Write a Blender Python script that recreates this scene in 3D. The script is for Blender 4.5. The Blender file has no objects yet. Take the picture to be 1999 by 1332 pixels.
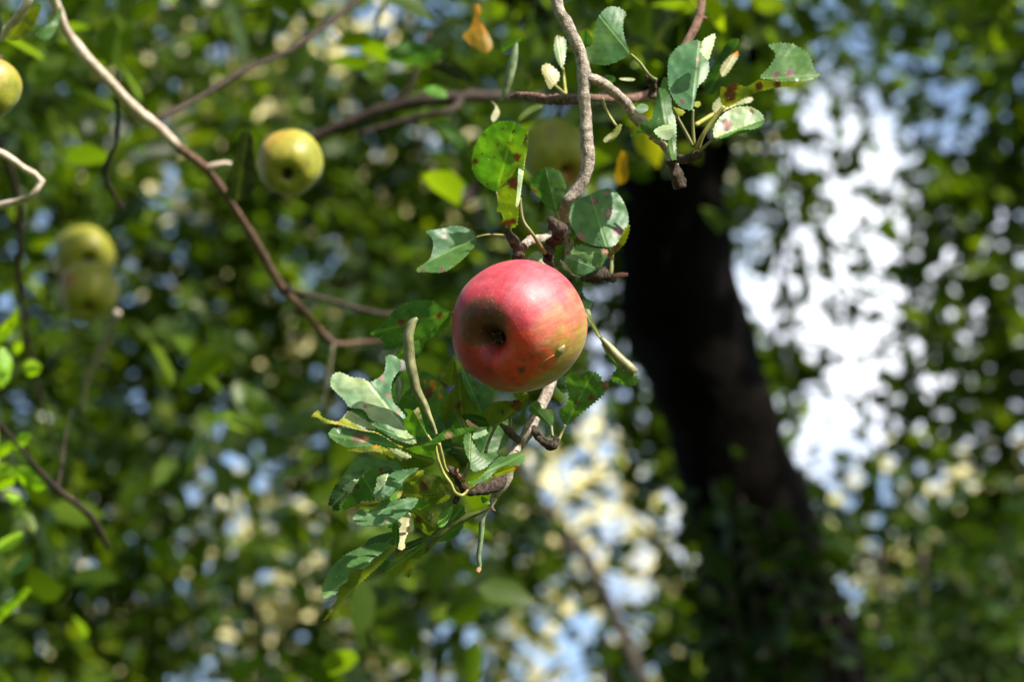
import bpy, bmesh, math, random
import numpy as np
from mathutils import Vector, noise
from mathutils.geometry import delaunay_2d_cdt

random.seed(7)
S = bpy.context.scene
COL = S.collection

# ------------------------------------------------------------------ camera
PITCH = math.radians(22)
CAM = Vector((0, 0, 1.6))
FWD = Vector((0, math.cos(PITCH), math.sin(PITCH)))
UP = Vector((0, -math.sin(PITCH), math.cos(PITCH)))
RT = Vector((1, 0, 0))
FPX = 56 / 23.5 * 1999
cam_d = bpy.data.cameras.new('camera')
cam_d.lens = 56
cam_d.sensor_width = 23.5
cam_d.clip_start = 0.05
cam_d.clip_end = 500
cam_d.dof.use_dof = True
cam_d.dof.focus_distance = 1.362
cam_d.dof.aperture_fstop = 5.3
cam_d.dof.aperture_blades = 0
cam = bpy.data.objects.new('camera', cam_d)
cam.location = CAM
cam.rotation_euler = (math.pi / 2 + PITCH, 0, 0)
COL.objects.link(cam)
S.camera = cam

# ------------------------------------------------------------------ sun, sky, exposure
SUN = (0.58 * RT + 0.85 * UP - 0.22 * FWD).normalized()      # towards the sun
sd = bpy.data.lights.new('sun', 'SUN')
sd.energy = 5.0
sd.angle = math.radians(0.53)
sd.color = (1.0, 0.93, 0.82)
so = bpy.data.objects.new('sun', sd)
so.rotation_euler = SUN.to_track_quat('Z', 'Y').to_euler()
so.location = (3, -3, 12)
COL.objects.link(so)

W = bpy.data.worlds.new('World')
S.world = W
W.use_nodes = True
nt = W.node_tree
nt.nodes.clear()
wo = nt.nodes.new('ShaderNodeOutputWorld')
bg = nt.nodes.new('ShaderNodeBackground')
sky = nt.nodes.new('ShaderNodeTexSky')
sky.sky_type = 'NISHITA'
sky.sun_disc = False
sky.sun_elevation = math.asin(SUN.z)
sky.sun_rotation = math.atan2(SUN.x, SUN.y)
sky.air_density = 1.0
sky.dust_density = 2.5
sky.ozone_density = 1.0
tc = nt.nodes.new('ShaderNodeTexCoord')
nz = nt.nodes.new('ShaderNodeTexNoise')
nz.inputs['Scale'].default_value = 7.0
nz.inputs['Detail'].default_value = 5.0
mp = nt.nodes.new('ShaderNodeMapping')
mp.inputs['Location'].default_value = (3.1, 0.4, 1.7)
nt.links.new(tc.outputs['Generated'], mp.inputs['Vector'])
nt.links.new(mp.outputs['Vector'], nz.inputs['Vector'])
# a bank of bright cloud low behind the trees
cdir = (FWD + RT * ((1560 - 1000) / FPX) - UP * ((720 - 666) / FPX)).normalized()
dp = nt.nodes.new('ShaderNodeVectorMath'); dp.operation = 'DOT_PRODUCT'
dp.inputs[1].default_value = cdir
nrm = nt.nodes.new('ShaderNodeVectorMath'); nrm.operation = 'NORMALIZE'
nt.links.new(tc.outputs['Generated'], nrm.inputs[0])
nt.links.new(nrm.outputs[0], dp.inputs[0])
mr = nt.nodes.new('ShaderNodeMapRange')
mr.inputs['From Min'].default_value = math.cos(math.radians(9))
mr.inputs['From Max'].default_value = math.cos(math.radians(1.5))
mr.inputs['To Min'].default_value = -0.22
mr.inputs['To Max'].default_value = 0.20
nt.links.new(dp.outputs['Value'], mr.inputs['Value'])
ad = nt.nodes.new('ShaderNodeMath'); ad.operation = 'ADD'
nt.links.new(nz.outputs['Fac'], ad.inputs[0])
nt.links.new(mr.outputs['Result'], ad.inputs[1])
rp = nt.nodes.new('ShaderNodeMapRange')
rp.interpolation_type = 'SMOOTHSTEP'
rp.inputs['From Min'].default_value = 0.42
rp.inputs['From Max'].default_value = 0.68
nt.links.new(ad.outputs[0], rp.inputs['Value'])
mx = nt.nodes.new('ShaderNodeMix'); mx.data_type = 'RGBA'
mx.inputs['B'].default_value = (7.0, 7.2, 7.7, 1)
nt.links.new(rp.outputs['Result'], mx.inputs['Factor'])
nt.links.new(sky.outputs['Color'], mx.inputs['A'])
nt.links.new(mx.outputs['Result'], bg.inputs['Color'])
bg.inputs['Strength'].default_value = 0.13
nt.links.new(bg.outputs[0], wo.inputs['Surface'])

S.view_settings.view_transform = 'Standard'
S.view_settings.look = 'None'
S.view_settings.gamma = 1.0
S.view_settings.use_curve_mapping = False
S.view_settings.exposure = 1.2
S.cycles.max_bounces = 7
S.cycles.diffuse_bounces = 4
S.cycles.glossy_bounces = 2
S.cycles.transmission_bounces = 6
S.cycles.caustics_reflective = False
S.cycles.caustics_refractive = False


# ------------------------------------------------------------------ helpers
def P(px, py, D):
    """world point seen at photo pixel px, py at distance D along the view"""
    return CAM + D * (FWD + RT * ((px - 999.5) / FPX) - UP * ((py - 666) / FPX))


REG = {'A': (780, 200, 3.7), 'B': (1040, 0, 3.33), 'C': (840, 480, 4.161), 'D': (600, 660, 4.163),
       'E': (600, 860, 3.504), 'F': (700, 560, 3.4466), 'G': (640, 900, 8.325), 'H': (1230, 120, 5.125),
       'I': (780, 680, 8.325), 'J': (860, 900, 8.325), 'K': (600, 0, 3.33), 'L': (0, 0, 2.856),
       'M': (0, 440, 2.856), 'N': (0, 880, 2.856), 'O': (0, 0, 1.0), 'Q': (600, 680, 8.325)}


def R(reg, pts):
    x0, y0, s = REG[reg]
    return [(x0 + p[0] / s, y0 + p[1] / s) + tuple(p[2:]) for p in pts]


def tag(o, label=None, cat=None, group=None, kind=None):
    if label: o['label'] = label
    if cat: o['category'] = cat
    if group: o['group'] = group
    if kind: o['kind'] = kind
    return o


def empty(name, loc, label, cat, group=None):
    o = bpy.data.objects.new(name, None)
    o.empty_display_size = 0.05
    o.location = loc
    COL.objects.link(o)
    return tag(o, label, cat, group)


ORG = {}


def link(name, me, mat, parent=None):
    o = bpy.data.objects.new(name, me)
    if mat: me.materials.append(mat)
    COL.objects.link(o)
    if parent:
        o.parent = parent
        # vertices are given in world space: shift them to the parent's frame
        w = Vector((0, 0, 0)); q = parent
        while q: w += q.location; q = q.parent
        n = len(me.vertices)
        co = np.empty(n * 3, np.float32); me.vertices.foreach_get('co', co)
        co = co.reshape(-1, 3) - np.array(w, np.float32)
        me.vertices.foreach_set('co', co.ravel()); me.update()
    return o


def mesh_np(name, V, F, smooth=True):
    """V (n,3), F (m,k) all faces of k corners"""
    me = bpy.data.meshes.new(name)
    V = np.asarray(V, np.float32); F = np.asarray(F, np.int32)
    m, k = F.shape
    me.vertices.add(len(V)); me.vertices.foreach_set('co', V.ravel())
    me.loops.add(m * k); me.loops.foreach_set('vertex_index', F.ravel())
    me.polygons.add(m)
    me.polygons.foreach_set('loop_start', np.arange(0, m * k, k, dtype=np.int32))
    me.polygons.foreach_set('use_smooth', np.full(m, smooth))
    me.update(calc_edges=True)
    return me


def new_mat(name):
    m = bpy.data.materials.new(name); m.use_nodes = True
    n = m.node_tree; n.nodes.clear()
    out = n.nodes.new('ShaderNodeOutputMaterial')
    return m, n, out


def N(n, t, **kw):
    x = n.nodes.new(t)
    for k, v in kw.items():
        if k in x.inputs: x.inputs[k].default_value = v
        else: setattr(x, k, v)
    return x


# ------------------------------------------------------------------ materials
def leaf_material():
    m, n, out = new_mat('leaf')
    L = n.links.new
    a = N(n, 'ShaderNodeAttribute', attribute_name='tint')
    uv = N(n, 'ShaderNodeUVMap')
    sp = N(n, 'ShaderNodeSeparateXYZ'); L(uv.outputs[0], sp.inputs[0])
    ab = N(n, 'ShaderNodeMath', operation='ABSOLUTE'); L(sp.outputs['Y'], ab.inputs[0])
    # side veins: run forwards from the midrib
    s1 = N(n, 'ShaderNodeMath', operation='MULTIPLY'); L(ab.outputs[0], s1.inputs[0]); s1.inputs[1].default_value = -0.75
    s2 = N(n, 'ShaderNodeMath', operation='ADD'); L(sp.outputs['X'], s2.inputs[0]); L(s1.outputs[0], s2.inputs[1])
    wn = N(n, 'ShaderNodeTexNoise', Scale=5.0); L(uv.outputs[0], wn.inputs['Vector'])
    s3 = N(n, 'ShaderNodeMath', operation='MULTIPLY_ADD'); L(wn.outputs['Fac'], s3.inputs[0]); s3.inputs[1].default_value = 0.07; L(s2.outputs[0], s3.inputs[2])
    s4 = N(n, 'ShaderNodeMath', operation='MULTIPLY'); L(s3.outputs[0], s4.inputs[0]); s4.inputs[1].default_value = 7.0
    s5 = N(n, 'ShaderNodeMath', operation='FRACT'); L(s4.outputs[0], s5.inputs[0])
    s6 = N(n, 'ShaderNodeMath', operation='SUBTRACT'); L(s5.outputs[0], s6.inputs[0]); s6.inputs[1].default_value = 0.5
    s7 = N(n, 'ShaderNodeMath', operation='ABSOLUTE'); L(s6.outputs[0], s7.inputs[0])
    v1 = N(n, 'ShaderNodeMapRange', **{'From Min': 0.0, 'From Max': 0.07, 'To Min': 1.0, 'To Max': 0.0}); L(s7.outputs[0], v1.inputs['Value'])
    v2 = N(n, 'ShaderNodeMapRange', **{'From Min': 0.008, 'From Max': 0.03, 'To Min': 1.0, 'To Max': 0.0}); L(ab.outputs[0], v2.inputs['Value'])
    v1s = N(n, 'ShaderNodeMath', operation='MULTIPLY'); L(v1.outputs[0], v1s.inputs[0]); v1s.inputs[1].default_value = 0.28
    vm = N(n, 'ShaderNodeMath', operation='MAXIMUM'); L(v1s.outputs[0], vm.inputs[0]); L(v2.outputs[0], vm.inputs[1])
    # fine net and mottling
    tcn = N(n, 'ShaderNodeTexCoord')
    vo = N(n, 'ShaderNodeTexVoronoi', Scale=900.0); vo.feature = 'DISTANCE_TO_EDGE'; L(tcn.outputs['Object'], vo.inputs['Vector'])
    no = N(n, 'ShaderNodeTexNoise', Scale=160.0, Detail=4.0); L(tcn.outputs['Object'], no.inputs['Vector'])
    mo = N(n, 'ShaderNodeMapRange', **{'From Min': 0.3, 'From Max': 0.7, 'To Min': 0.75, 'To Max': 1.25}); L(no.outputs['Fac'], mo.inputs['Value'])
    c1 = N(n, 'ShaderNodeVectorMath', operation='SCALE'); L(a.outputs['Color'], c1.inputs[0]); L(mo.outputs[0], c1.inputs['Scale'])
    vc = N(n, 'ShaderNodeVectorMath', operation='MULTIPLY_ADD'); L(a.outputs['Color'], vc.inputs[0]); vc.inputs[1].default_value = (1.5, 1.3, 1.3); vc.inputs[2].default_value = (.022, .028, .010)
    c2 = N(n, 'ShaderNodeMix', data_type='RGBA'); L(vm.outputs[0], c2.inputs['Factor']); L(c1.outputs[0], c2.inputs['A']); L(vc.outputs[0], c2.inputs['B'])
    # small pale specks
    vs = N(n, 'ShaderNodeTexVoronoi', Scale=190.0); L(tcn.outputs['Object'], vs.inputs['Vector'])
    vsr = N(n, 'ShaderNodeMapRange', **{'From Min': 0.07, 'From Max': 0.11, 'To Min': 0.6, 'To Max': 0.0}); L(vs.outputs['Distance'], vsr.inputs['Value'])
    c3 = N(n, 'ShaderNodeMix', data_type='RGBA'); L(vsr.outputs[0], c3.inputs['Factor']); L(c2.outputs['Result'], c3.inputs['A']); c3.inputs['B'].default_value = (.3, .3, .2, 1)
    bs = N(n, 'ShaderNodeBsdfPrincipled', Roughness=0.42)
    bs.inputs['Specular IOR Level'].default_value = 0.42
    geo = N(n, 'ShaderNodeNewGeometry')
    ro = N(n, 'ShaderNodeMapRange', **{'To Min': 0.46, 'To Max': 0.8}); L(geo.outputs['Backfacing'], ro.inputs['Value']); L(ro.outputs[0], bs.inputs['Roughness'])
    L(c3.outputs['Result'], bs.inputs['Base Color'])
    ql = N(n, 'ShaderNodeMath', operation='MULTIPLY_ADD'); L(s7.outputs[0], ql.inputs[0]); ql.inputs[1].default_value = -.35; L(no.outputs['Fac'], ql.inputs[2])
    hb = N(n, 'ShaderNodeMath', operation='MULTIPLY_ADD'); L(v2.outputs[0], hb.inputs[0]); hb.inputs[1].default_value = -0.8; L(ql.outputs[0], hb.inputs[2])
    bp = N(n, 'ShaderNodeBump', Strength=0.42, Distance=0.0007); L(hb.outputs[0], bp.inputs['Height']); L(bp.outputs[0], bs.inputs['Normal'])
    tr = N(n, 'ShaderNodeBsdfTranslucent')
    tcx = N(n, 'ShaderNodeVectorMath', operation='MULTIPLY'); L(c3.outputs['Result'], tcx.inputs[0]); tcx.inputs[1].default_value = (2.3, 2.4, 0.6)
    L(tcx.outputs[0], tr.inputs['Color'])
    ms = N(n, 'ShaderNodeMixShader'); am = N(n, 'ShaderNodeMath', operation='MULTIPLY'); L(a.outputs['Alpha'], am.inputs[0]); am.inputs[1].default_value = 0.36; L(am.outputs[0], ms.inputs[0])
    L(bs.outputs[0], ms.inputs[1]); L(tr.outputs[0], ms.inputs[2]); L(ms.outputs[0], out.inputs['Surface'])
    return m


def foliage_material(name, cols, rough=0.38, tmix=0.35, tmul=(2.6, 2.3, 0.5), spec=.16):
    m, n, out = new_mat(name); L = n.links.new
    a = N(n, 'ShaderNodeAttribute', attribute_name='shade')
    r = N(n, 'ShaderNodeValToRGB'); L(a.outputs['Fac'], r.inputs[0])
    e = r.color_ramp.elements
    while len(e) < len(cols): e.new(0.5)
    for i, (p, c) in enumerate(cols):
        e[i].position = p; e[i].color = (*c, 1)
    bs = N(n, 'ShaderNodeBsdfPrincipled', Roughness=rough)
    bs.inputs['Specular IOR Level'].default_value = spec
    L(r.outputs[0], bs.inputs['Base Color'])
    tr = N(n, 'ShaderNodeBsdfTranslucent')
    t = N(n, 'ShaderNodeVectorMath', operation='MULTIPLY'); L(r.outputs[0], t.inputs[0]); t.inputs[1].default_value = tmul
    L(t.outputs[0], tr.inputs['Color'])
    ms = N(n, 'ShaderNodeMixShader'); ms.inputs[0].default_value = tmix
    L(bs.outputs[0], ms.inputs[1]); L(tr.outputs[0], ms.inputs[2]); L(ms.outputs[0], out.inputs['Surface'])
    return m


def bark_material(name, dark, light, scale=120, bump=0.6, dist=0.002, lichen=0.0):
    m, n, out = new_mat(name); L = n.links.new
    tcn = N(n, 'ShaderNodeTexCoord')
    n1 = N(n, 'ShaderNodeTexNoise', Scale=scale, Detail=6.0, Roughness=0.65); L(tcn.outputs['Object'], n1.inputs['Vector'])
    n2 = N(n, 'ShaderNodeTexNoise', Scale=scale * 5, Detail=3.0); L(tcn.outputs['Object'], n2.inputs['Vector'])
    ad = N(n, 'ShaderNodeMath', operation='MULTIPLY_ADD'); L(n2.outputs['Fac'], ad.inputs[0]); ad.inputs[1].default_value = 0.45; L(n1.outputs['Fac'], ad.inputs[2])
    r = N(n, 'ShaderNodeValToRGB'); L(ad.outputs[0], r.inputs[0])
    r.color_ramp.elements[0].position = 0.52; r.color_ramp.elements[0].color = (*dark, 1)
    r.color_ramp.elements[1].position = 0.86; r.color_ramp.elements[1].color = (*light, 1)
    bs = N(n, 'ShaderNodeBsdfPrincipled', Roughness=0.8)
    bs.inputs['Specular IOR Level'].default_value = 0.25 if scale > 20 else 0.03
    if lichen:
        vs = N(n, 'ShaderNodeTexNoise', Scale=scale * 0.8, Detail=5.0, Roughness=0.7); mpp = N(n, 'ShaderNodeMapping'); mpp.inputs['Location'].default_value = (5, 3, 1)
        L(tcn.outputs['Object'], mpp.inputs['Vector']); L(mpp.outputs[0], vs.inputs['Vector'])
        lr = N(n, 'ShaderNodeMapRange', **{'From Min': 0.60, 'From Max': 0.66, 'To Min': 0.0, 'To Max': lichen}); L(vs.outputs['Fac'], lr.inputs['Value'])
        mixn = N(n, 'ShaderNodeMix', data_type='RGBA'); L(lr.outputs[0], mixn.inputs['Factor']); L(r.outputs[0], mixn.inputs['A']); mixn.inputs['B'].default_value = (.33, .36, .30, 1)
        L(mixn.outputs['Result'], bs.inputs['Base Color'])
    else:
        L(r.outputs[0], bs.inputs['Base Color'])
    bp = N(n, 'ShaderNodeBump', Strength=bump, Distance=dist); L(ad.outputs[0], bp.inputs['Height']); L(bp.outputs[0], bs.inputs['Normal'])
    L(bs.outputs[0], out.inputs['Surface'])
    return m


def plain_material(name, col, rough=0.6, var=0.25, scale=200, spec=0.4):
    m, n, out = new_mat(name); L = n.links.new
    tcn = N(n, 'ShaderNodeTexCoord')
    n1 = N(n, 'ShaderNodeTexNoise', Scale=scale, Detail=5.0); L(tcn.outputs['Object'], n1.inputs['Vector'])
    mo = N(n, 'ShaderNodeMapRange', **{'From Min': 0.3, 'From Max': 0.7, 'To Min': 1 - var, 'To Max': 1 + var}); L(n1.outputs['Fac'], mo.inputs['Value'])
    c = N(n, 'ShaderNodeVectorMath', operation='SCALE'); c.inputs[0].default_value = col; L(mo.outputs[0], c.inputs['Scale'])
    bs = N(n, 'ShaderNodeBsdfPrincipled', Roughness=rough)
    bs.inputs['Specular IOR Level'].default_value = spec
    L(c.outputs[0], bs.inputs['Base Color']); L(bs.outputs[0], out.inputs['Surface'])
    return m


def apple_material():
    m, n, out = new_mat('apple_skin'); L = n.links.new
    a = N(n, 'ShaderNodeAttribute', attribute_name='tint')
    tcn = N(n, 'ShaderNodeTexCoord')
    # pale and dark lenticels
    vs = N(n, 'ShaderNodeTexVoronoi', Scale=420.0); L(tcn.outputs['Object'], vs.inputs['Vector'])
    r1 = N(n, 'ShaderNodeMapRange', **{'From Min': 0.06, 'From Max': 0.14, 'To Min': 0.45, 'To Max': 0.0}); L(vs.outputs['Distance'], r1.inputs['Value'])
    no = N(n, 'ShaderNodeTexNoise', Scale=170.0, Detail=8.0, Roughness=0.72); L(tcn.outputs['Object'], no.inputs['Vector'])
    mo = N(n, 'ShaderNodeMapRange', **{'From Min': 0.25, 'From Max': 0.75, 'To Min': 0.58, 'To Max': 1.42}); L(no.outputs['Fac'], mo.inputs['Value'])
    c1 = N(n, 'ShaderNodeVectorMath', operation='SCALE'); L(a.outputs['Color'], c1.inputs[0]); L(mo.outputs[0], c1.inputs['Scale'])
    c2 = N(n, 'ShaderNodeMix', data_type='RGBA'); L(r1.outputs[0], c2.inputs['Factor']); L(c1.outputs[0], c2.inputs['A']); c2.inputs['B'].default_value = (.62, .42, .32, 1)
    vd = N(n, 'ShaderNodeTexVoronoi', Scale=330.0); L(tcn.outputs['Object'], vd.inputs['Vector'])
    r2 = N(n, 'ShaderNodeMapRange', **{'From Min': 0.10, 'From Max': 0.17, 'To Min': 0.45, 'To Max': 0.0}); L(vd.outputs['Distance'], r2.inputs['Value'])
    gate = N(n, 'ShaderNodeMapRange', **{'From Min': 0.55, 'From Max': 0.62, 'To Min': 0.0, 'To Max': 1.0})
    n3 = N(n, 'ShaderNodeTexNoise', Scale=30.0); L(tcn.outputs['Object'], n3.inputs['Vector']); L(n3.outputs['Fac'], gate.inputs['Value'])
    gm = N(n, 'ShaderNodeMath', operation='MULTIPLY'); L(r2.outputs[0], gm.inputs[0]); L(gate.outputs[0], gm.inputs[1])
    c3 = N(n, 'ShaderNodeMix', data_type='RGBA'); L(gm.outputs[0], c3.inputs['Factor']); L(c2.outputs['Result'], c3.inputs['A']); c3.inputs['B'].default_value = (.16, .05, .02, 1)
    bs = N(n, 'ShaderNodeBsdfPrincipled', Roughness=0.36)
    bs.inputs['Specular IOR Level'].default_value = 0.5
    rr = N(n, 'ShaderNodeMapRange', **{'From Min': 0.3, 'From Max': 0.7, 'To Min': 0.40, 'To Max': 0.60}); L(no.outputs['Fac'], rr.inputs['Value']); L(rr.outputs[0], bs.inputs['Roughness'])
    bs.inputs['Subsurface Weight'].default_value = 0.05
    bs.inputs['Subsurface Radius'].default_value = (0.006, 0.003, 0.0015)
    bs.inputs['Subsurface Scale'].default_value = 0.6
    bs.inputs['Sheen Weight'].default_value = 0.05
    bs.inputs['Sheen Roughness'].default_value = 0.4
    bp = N(n, 'ShaderNodeBump', Strength=0.22, Distance=0.0015); L(no.outputs['Fac'], bp.inputs['Height']); L(bp.outputs[0], bs.inputs['Normal'])
    L(c3.outputs['Result'], bs.inputs['Base Color']); L(bs.outputs[0], out.inputs['Surface'])
    return m


M_LEAF = leaf_material()
M_BARK = bark_material('young_bark', (.095, .070, .056), (.50, .43, .37), 260, 1.0, 0.0025, 0.45)
M_SPUR = bark_material('spur_bark', (.007, .005, .004), (.135, .095, .075), 330, 1.0, 0.005)
M_TWIG = bark_material('brown_twig', (.03, .016, .012), (.26, .15, .11), 300, 1.0, 0.003)
M_DARKWOOD = bark_material('dark_wood', (.012, .008, .006), (.045, .032, .025), 60, 0.6, 0.003)
M_PALEWOOD = bark_material('pale_branch_bark', (.30, .23, .18), (.58, .50, .42), 70, 0.5, 0.0015)
M_TRUNK = bark_material('trunk_bark', (.001, .0008, .0007), (.0045, .0036, .003), 14, 1.0, 0.02)  # darker than real bark: the trunk's deep shade is put into its colour
M_FARTRUNK = bark_material('far_trunk_bark', (.02, .016, .013), (.07, .06, .05), 8, 0.8, 0.02)
M_PET = plain_material('petiole_green', (.26, .25, .06), 0.5)
M_PETG = plain_material('petiole_olive', (.15, .15, .05), 0.55)
M_BUD = plain_material('dry_bud', (.30, .13, .10), 0.7)
M_CALYX = plain_material('dry_calyx', (.035, .024, .017), 0.9, 0.6, 600)
M_APPLE = apple_material()
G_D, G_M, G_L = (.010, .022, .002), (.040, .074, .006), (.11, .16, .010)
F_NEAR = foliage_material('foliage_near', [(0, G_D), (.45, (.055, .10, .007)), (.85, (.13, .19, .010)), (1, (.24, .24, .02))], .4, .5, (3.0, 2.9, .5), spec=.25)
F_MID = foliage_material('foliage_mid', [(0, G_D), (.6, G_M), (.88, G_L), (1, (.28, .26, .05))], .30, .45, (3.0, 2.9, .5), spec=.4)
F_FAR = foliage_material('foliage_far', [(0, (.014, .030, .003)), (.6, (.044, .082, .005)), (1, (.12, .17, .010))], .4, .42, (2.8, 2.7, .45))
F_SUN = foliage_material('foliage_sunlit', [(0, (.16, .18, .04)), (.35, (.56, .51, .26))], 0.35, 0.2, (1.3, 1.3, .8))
F_SHRUB = foliage_material('shrub_green', [(0, (.008, .022, .003)), (.8, (.026, .054, .006)), (1, (.09, .12, .010))], .4)
F_IVY = foliage_material('ivy_green', [(0, (.006, .015, .003)), (1, (.017, .038, .006))], 0.5)  # very dark leaves: the creeper's lack of sun is put into colour


# ------------------------------------------------------------------ tubes
def catmull(pts, per):
    pts = [np.array(p, float) for p in pts]
    out = []
    for i in range(len(pts) - 1):
        p0 = pts[max(i - 1, 0)]; p1 = pts[i]; p2 = pts[i + 1]; p3 = pts[min(i + 2, len(pts) - 1)]
        k = max(1, int(math.ceil(np.linalg.norm(p2[:3] - p1[:3]) / per)))
        for j in range(k):
            t = j / k
            out.append(0.5 * ((2 * p1) + (-p0 + p2) * t + (2 * p0 - 5 * p1 + 4 * p2 - p3) * t * t + (-p0 + 3 * p1 - 3 * p2 + p3) * t ** 3))
    out.append(pts[-1])
    return out


def tube_mesh(name, wpts, per, sides=12, rough=0.06, rings=0.0, freq=90, flat=1.0, taper_end=True, spiral=None):
    """wpts: (x,y,z,r) in world metres"""
    pts = catmull(wpts, per)
    V, F = [], []
    ref = Vector((0.3, -0.8, 0.5)).normalized()
    n = len(pts)
    for i, p in enumerate(pts):
        c = Vector(p[:3])
        a = Vector(pts[min(i + 1, n - 1)][:3]) - Vector(pts[max(i - 1, 0)][:3])
        a.normalize()
        x = (ref - a * ref.dot(a)).normalized(); y = a.cross(x)
        r = max(p[3], 1e-5)
        if rings: r *= 1 + rings * (noise.noise(Vector((i * 0.9, 3.3, len(name)))) + 0.5 * math.sin(i * 1.9))
        for k in range(sides):
            t = 2 * math.pi * k / sides
            d = x * math.cos(t) + y * math.sin(t) * flat
            rr = r * (1 + rough * noise.noise((c + d * r) * freq) * 2)
            if spiral: rr *= 1 + spiral * max(0, math.sin(t * 1 + i * 0.55)) ** 4
            V.append(c + d * rr)
    for i in range(n - 1):
        for k in range(sides):
            k2 = (k + 1) % sides
            F.append((i * sides + k, i * sides + k2, (i + 1) * sides + k2, (i + 1) * sides + k))
    V.append(Vector(pts[0][:3])); V.append(Vector(pts[-1][:3]))
    b0 = len(V) - 2
    for k in range(sides):
        k2 = (k + 1) % sides
        F.append((b0, k2, k, k)); F.append((b0 + 1, (n - 1) * sides + k, (n - 1) * sides + k2, (n - 1) * sides + k2))
    me = bpy.data.meshes.new(name)
    me.from_pydata(V, [], [tuple(dict.fromkeys(f)) for f in F])
    for pl in me.polygons: pl.use_smooth = True
    return me


def ptube(name, pts, mat, parent, per=0.003, **kw):
    """pts: (px, py, D, r_px)"""
    w = [(*P(p[0], p[1], p[2]), p[3] * p[2] / FPX) for p in pts]
    return link(name, tube_mesh(name, w, per, **kw), mat, parent)


# ------------------------------------------------------------------ traced leaves
TINT = {'green': (.050, .125, .028), 'blue': (.060, .145, .062), 'olive': (.095, .130, .016), 'yellow': (.21, .24, .018),  # blue and grey hold part of the leaves' sky sheen as colour
        'dark': (.022, .062, .016), 'pale': (.235, .24, .115), 'ygreen': (.10, .165, .012), 'lime': (.07, .185, .016), 'grey': (.21, .29, .15), 'neon': (.20, .36, .012), 'gold': (.25, .13, .006),
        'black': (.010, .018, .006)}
BROWN = (.10, .035, .018); PINK = (.20, .095, .075); RUST = (.40, .14, .012); DARK = (.02, .012, .008); PURP = (.085, .045, .045)


def pip(poly, x, y):
    c = False; j = len(poly) - 1
    for i in range(len(poly)):
        xi, yi = poly[i]; xj, yj = poly[j]
        if (yi > y) != (yj > y) and x < (xj - xi) * (y - yi) / (yj - yi) + xi: c = not c
        j = i
    return c


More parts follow.
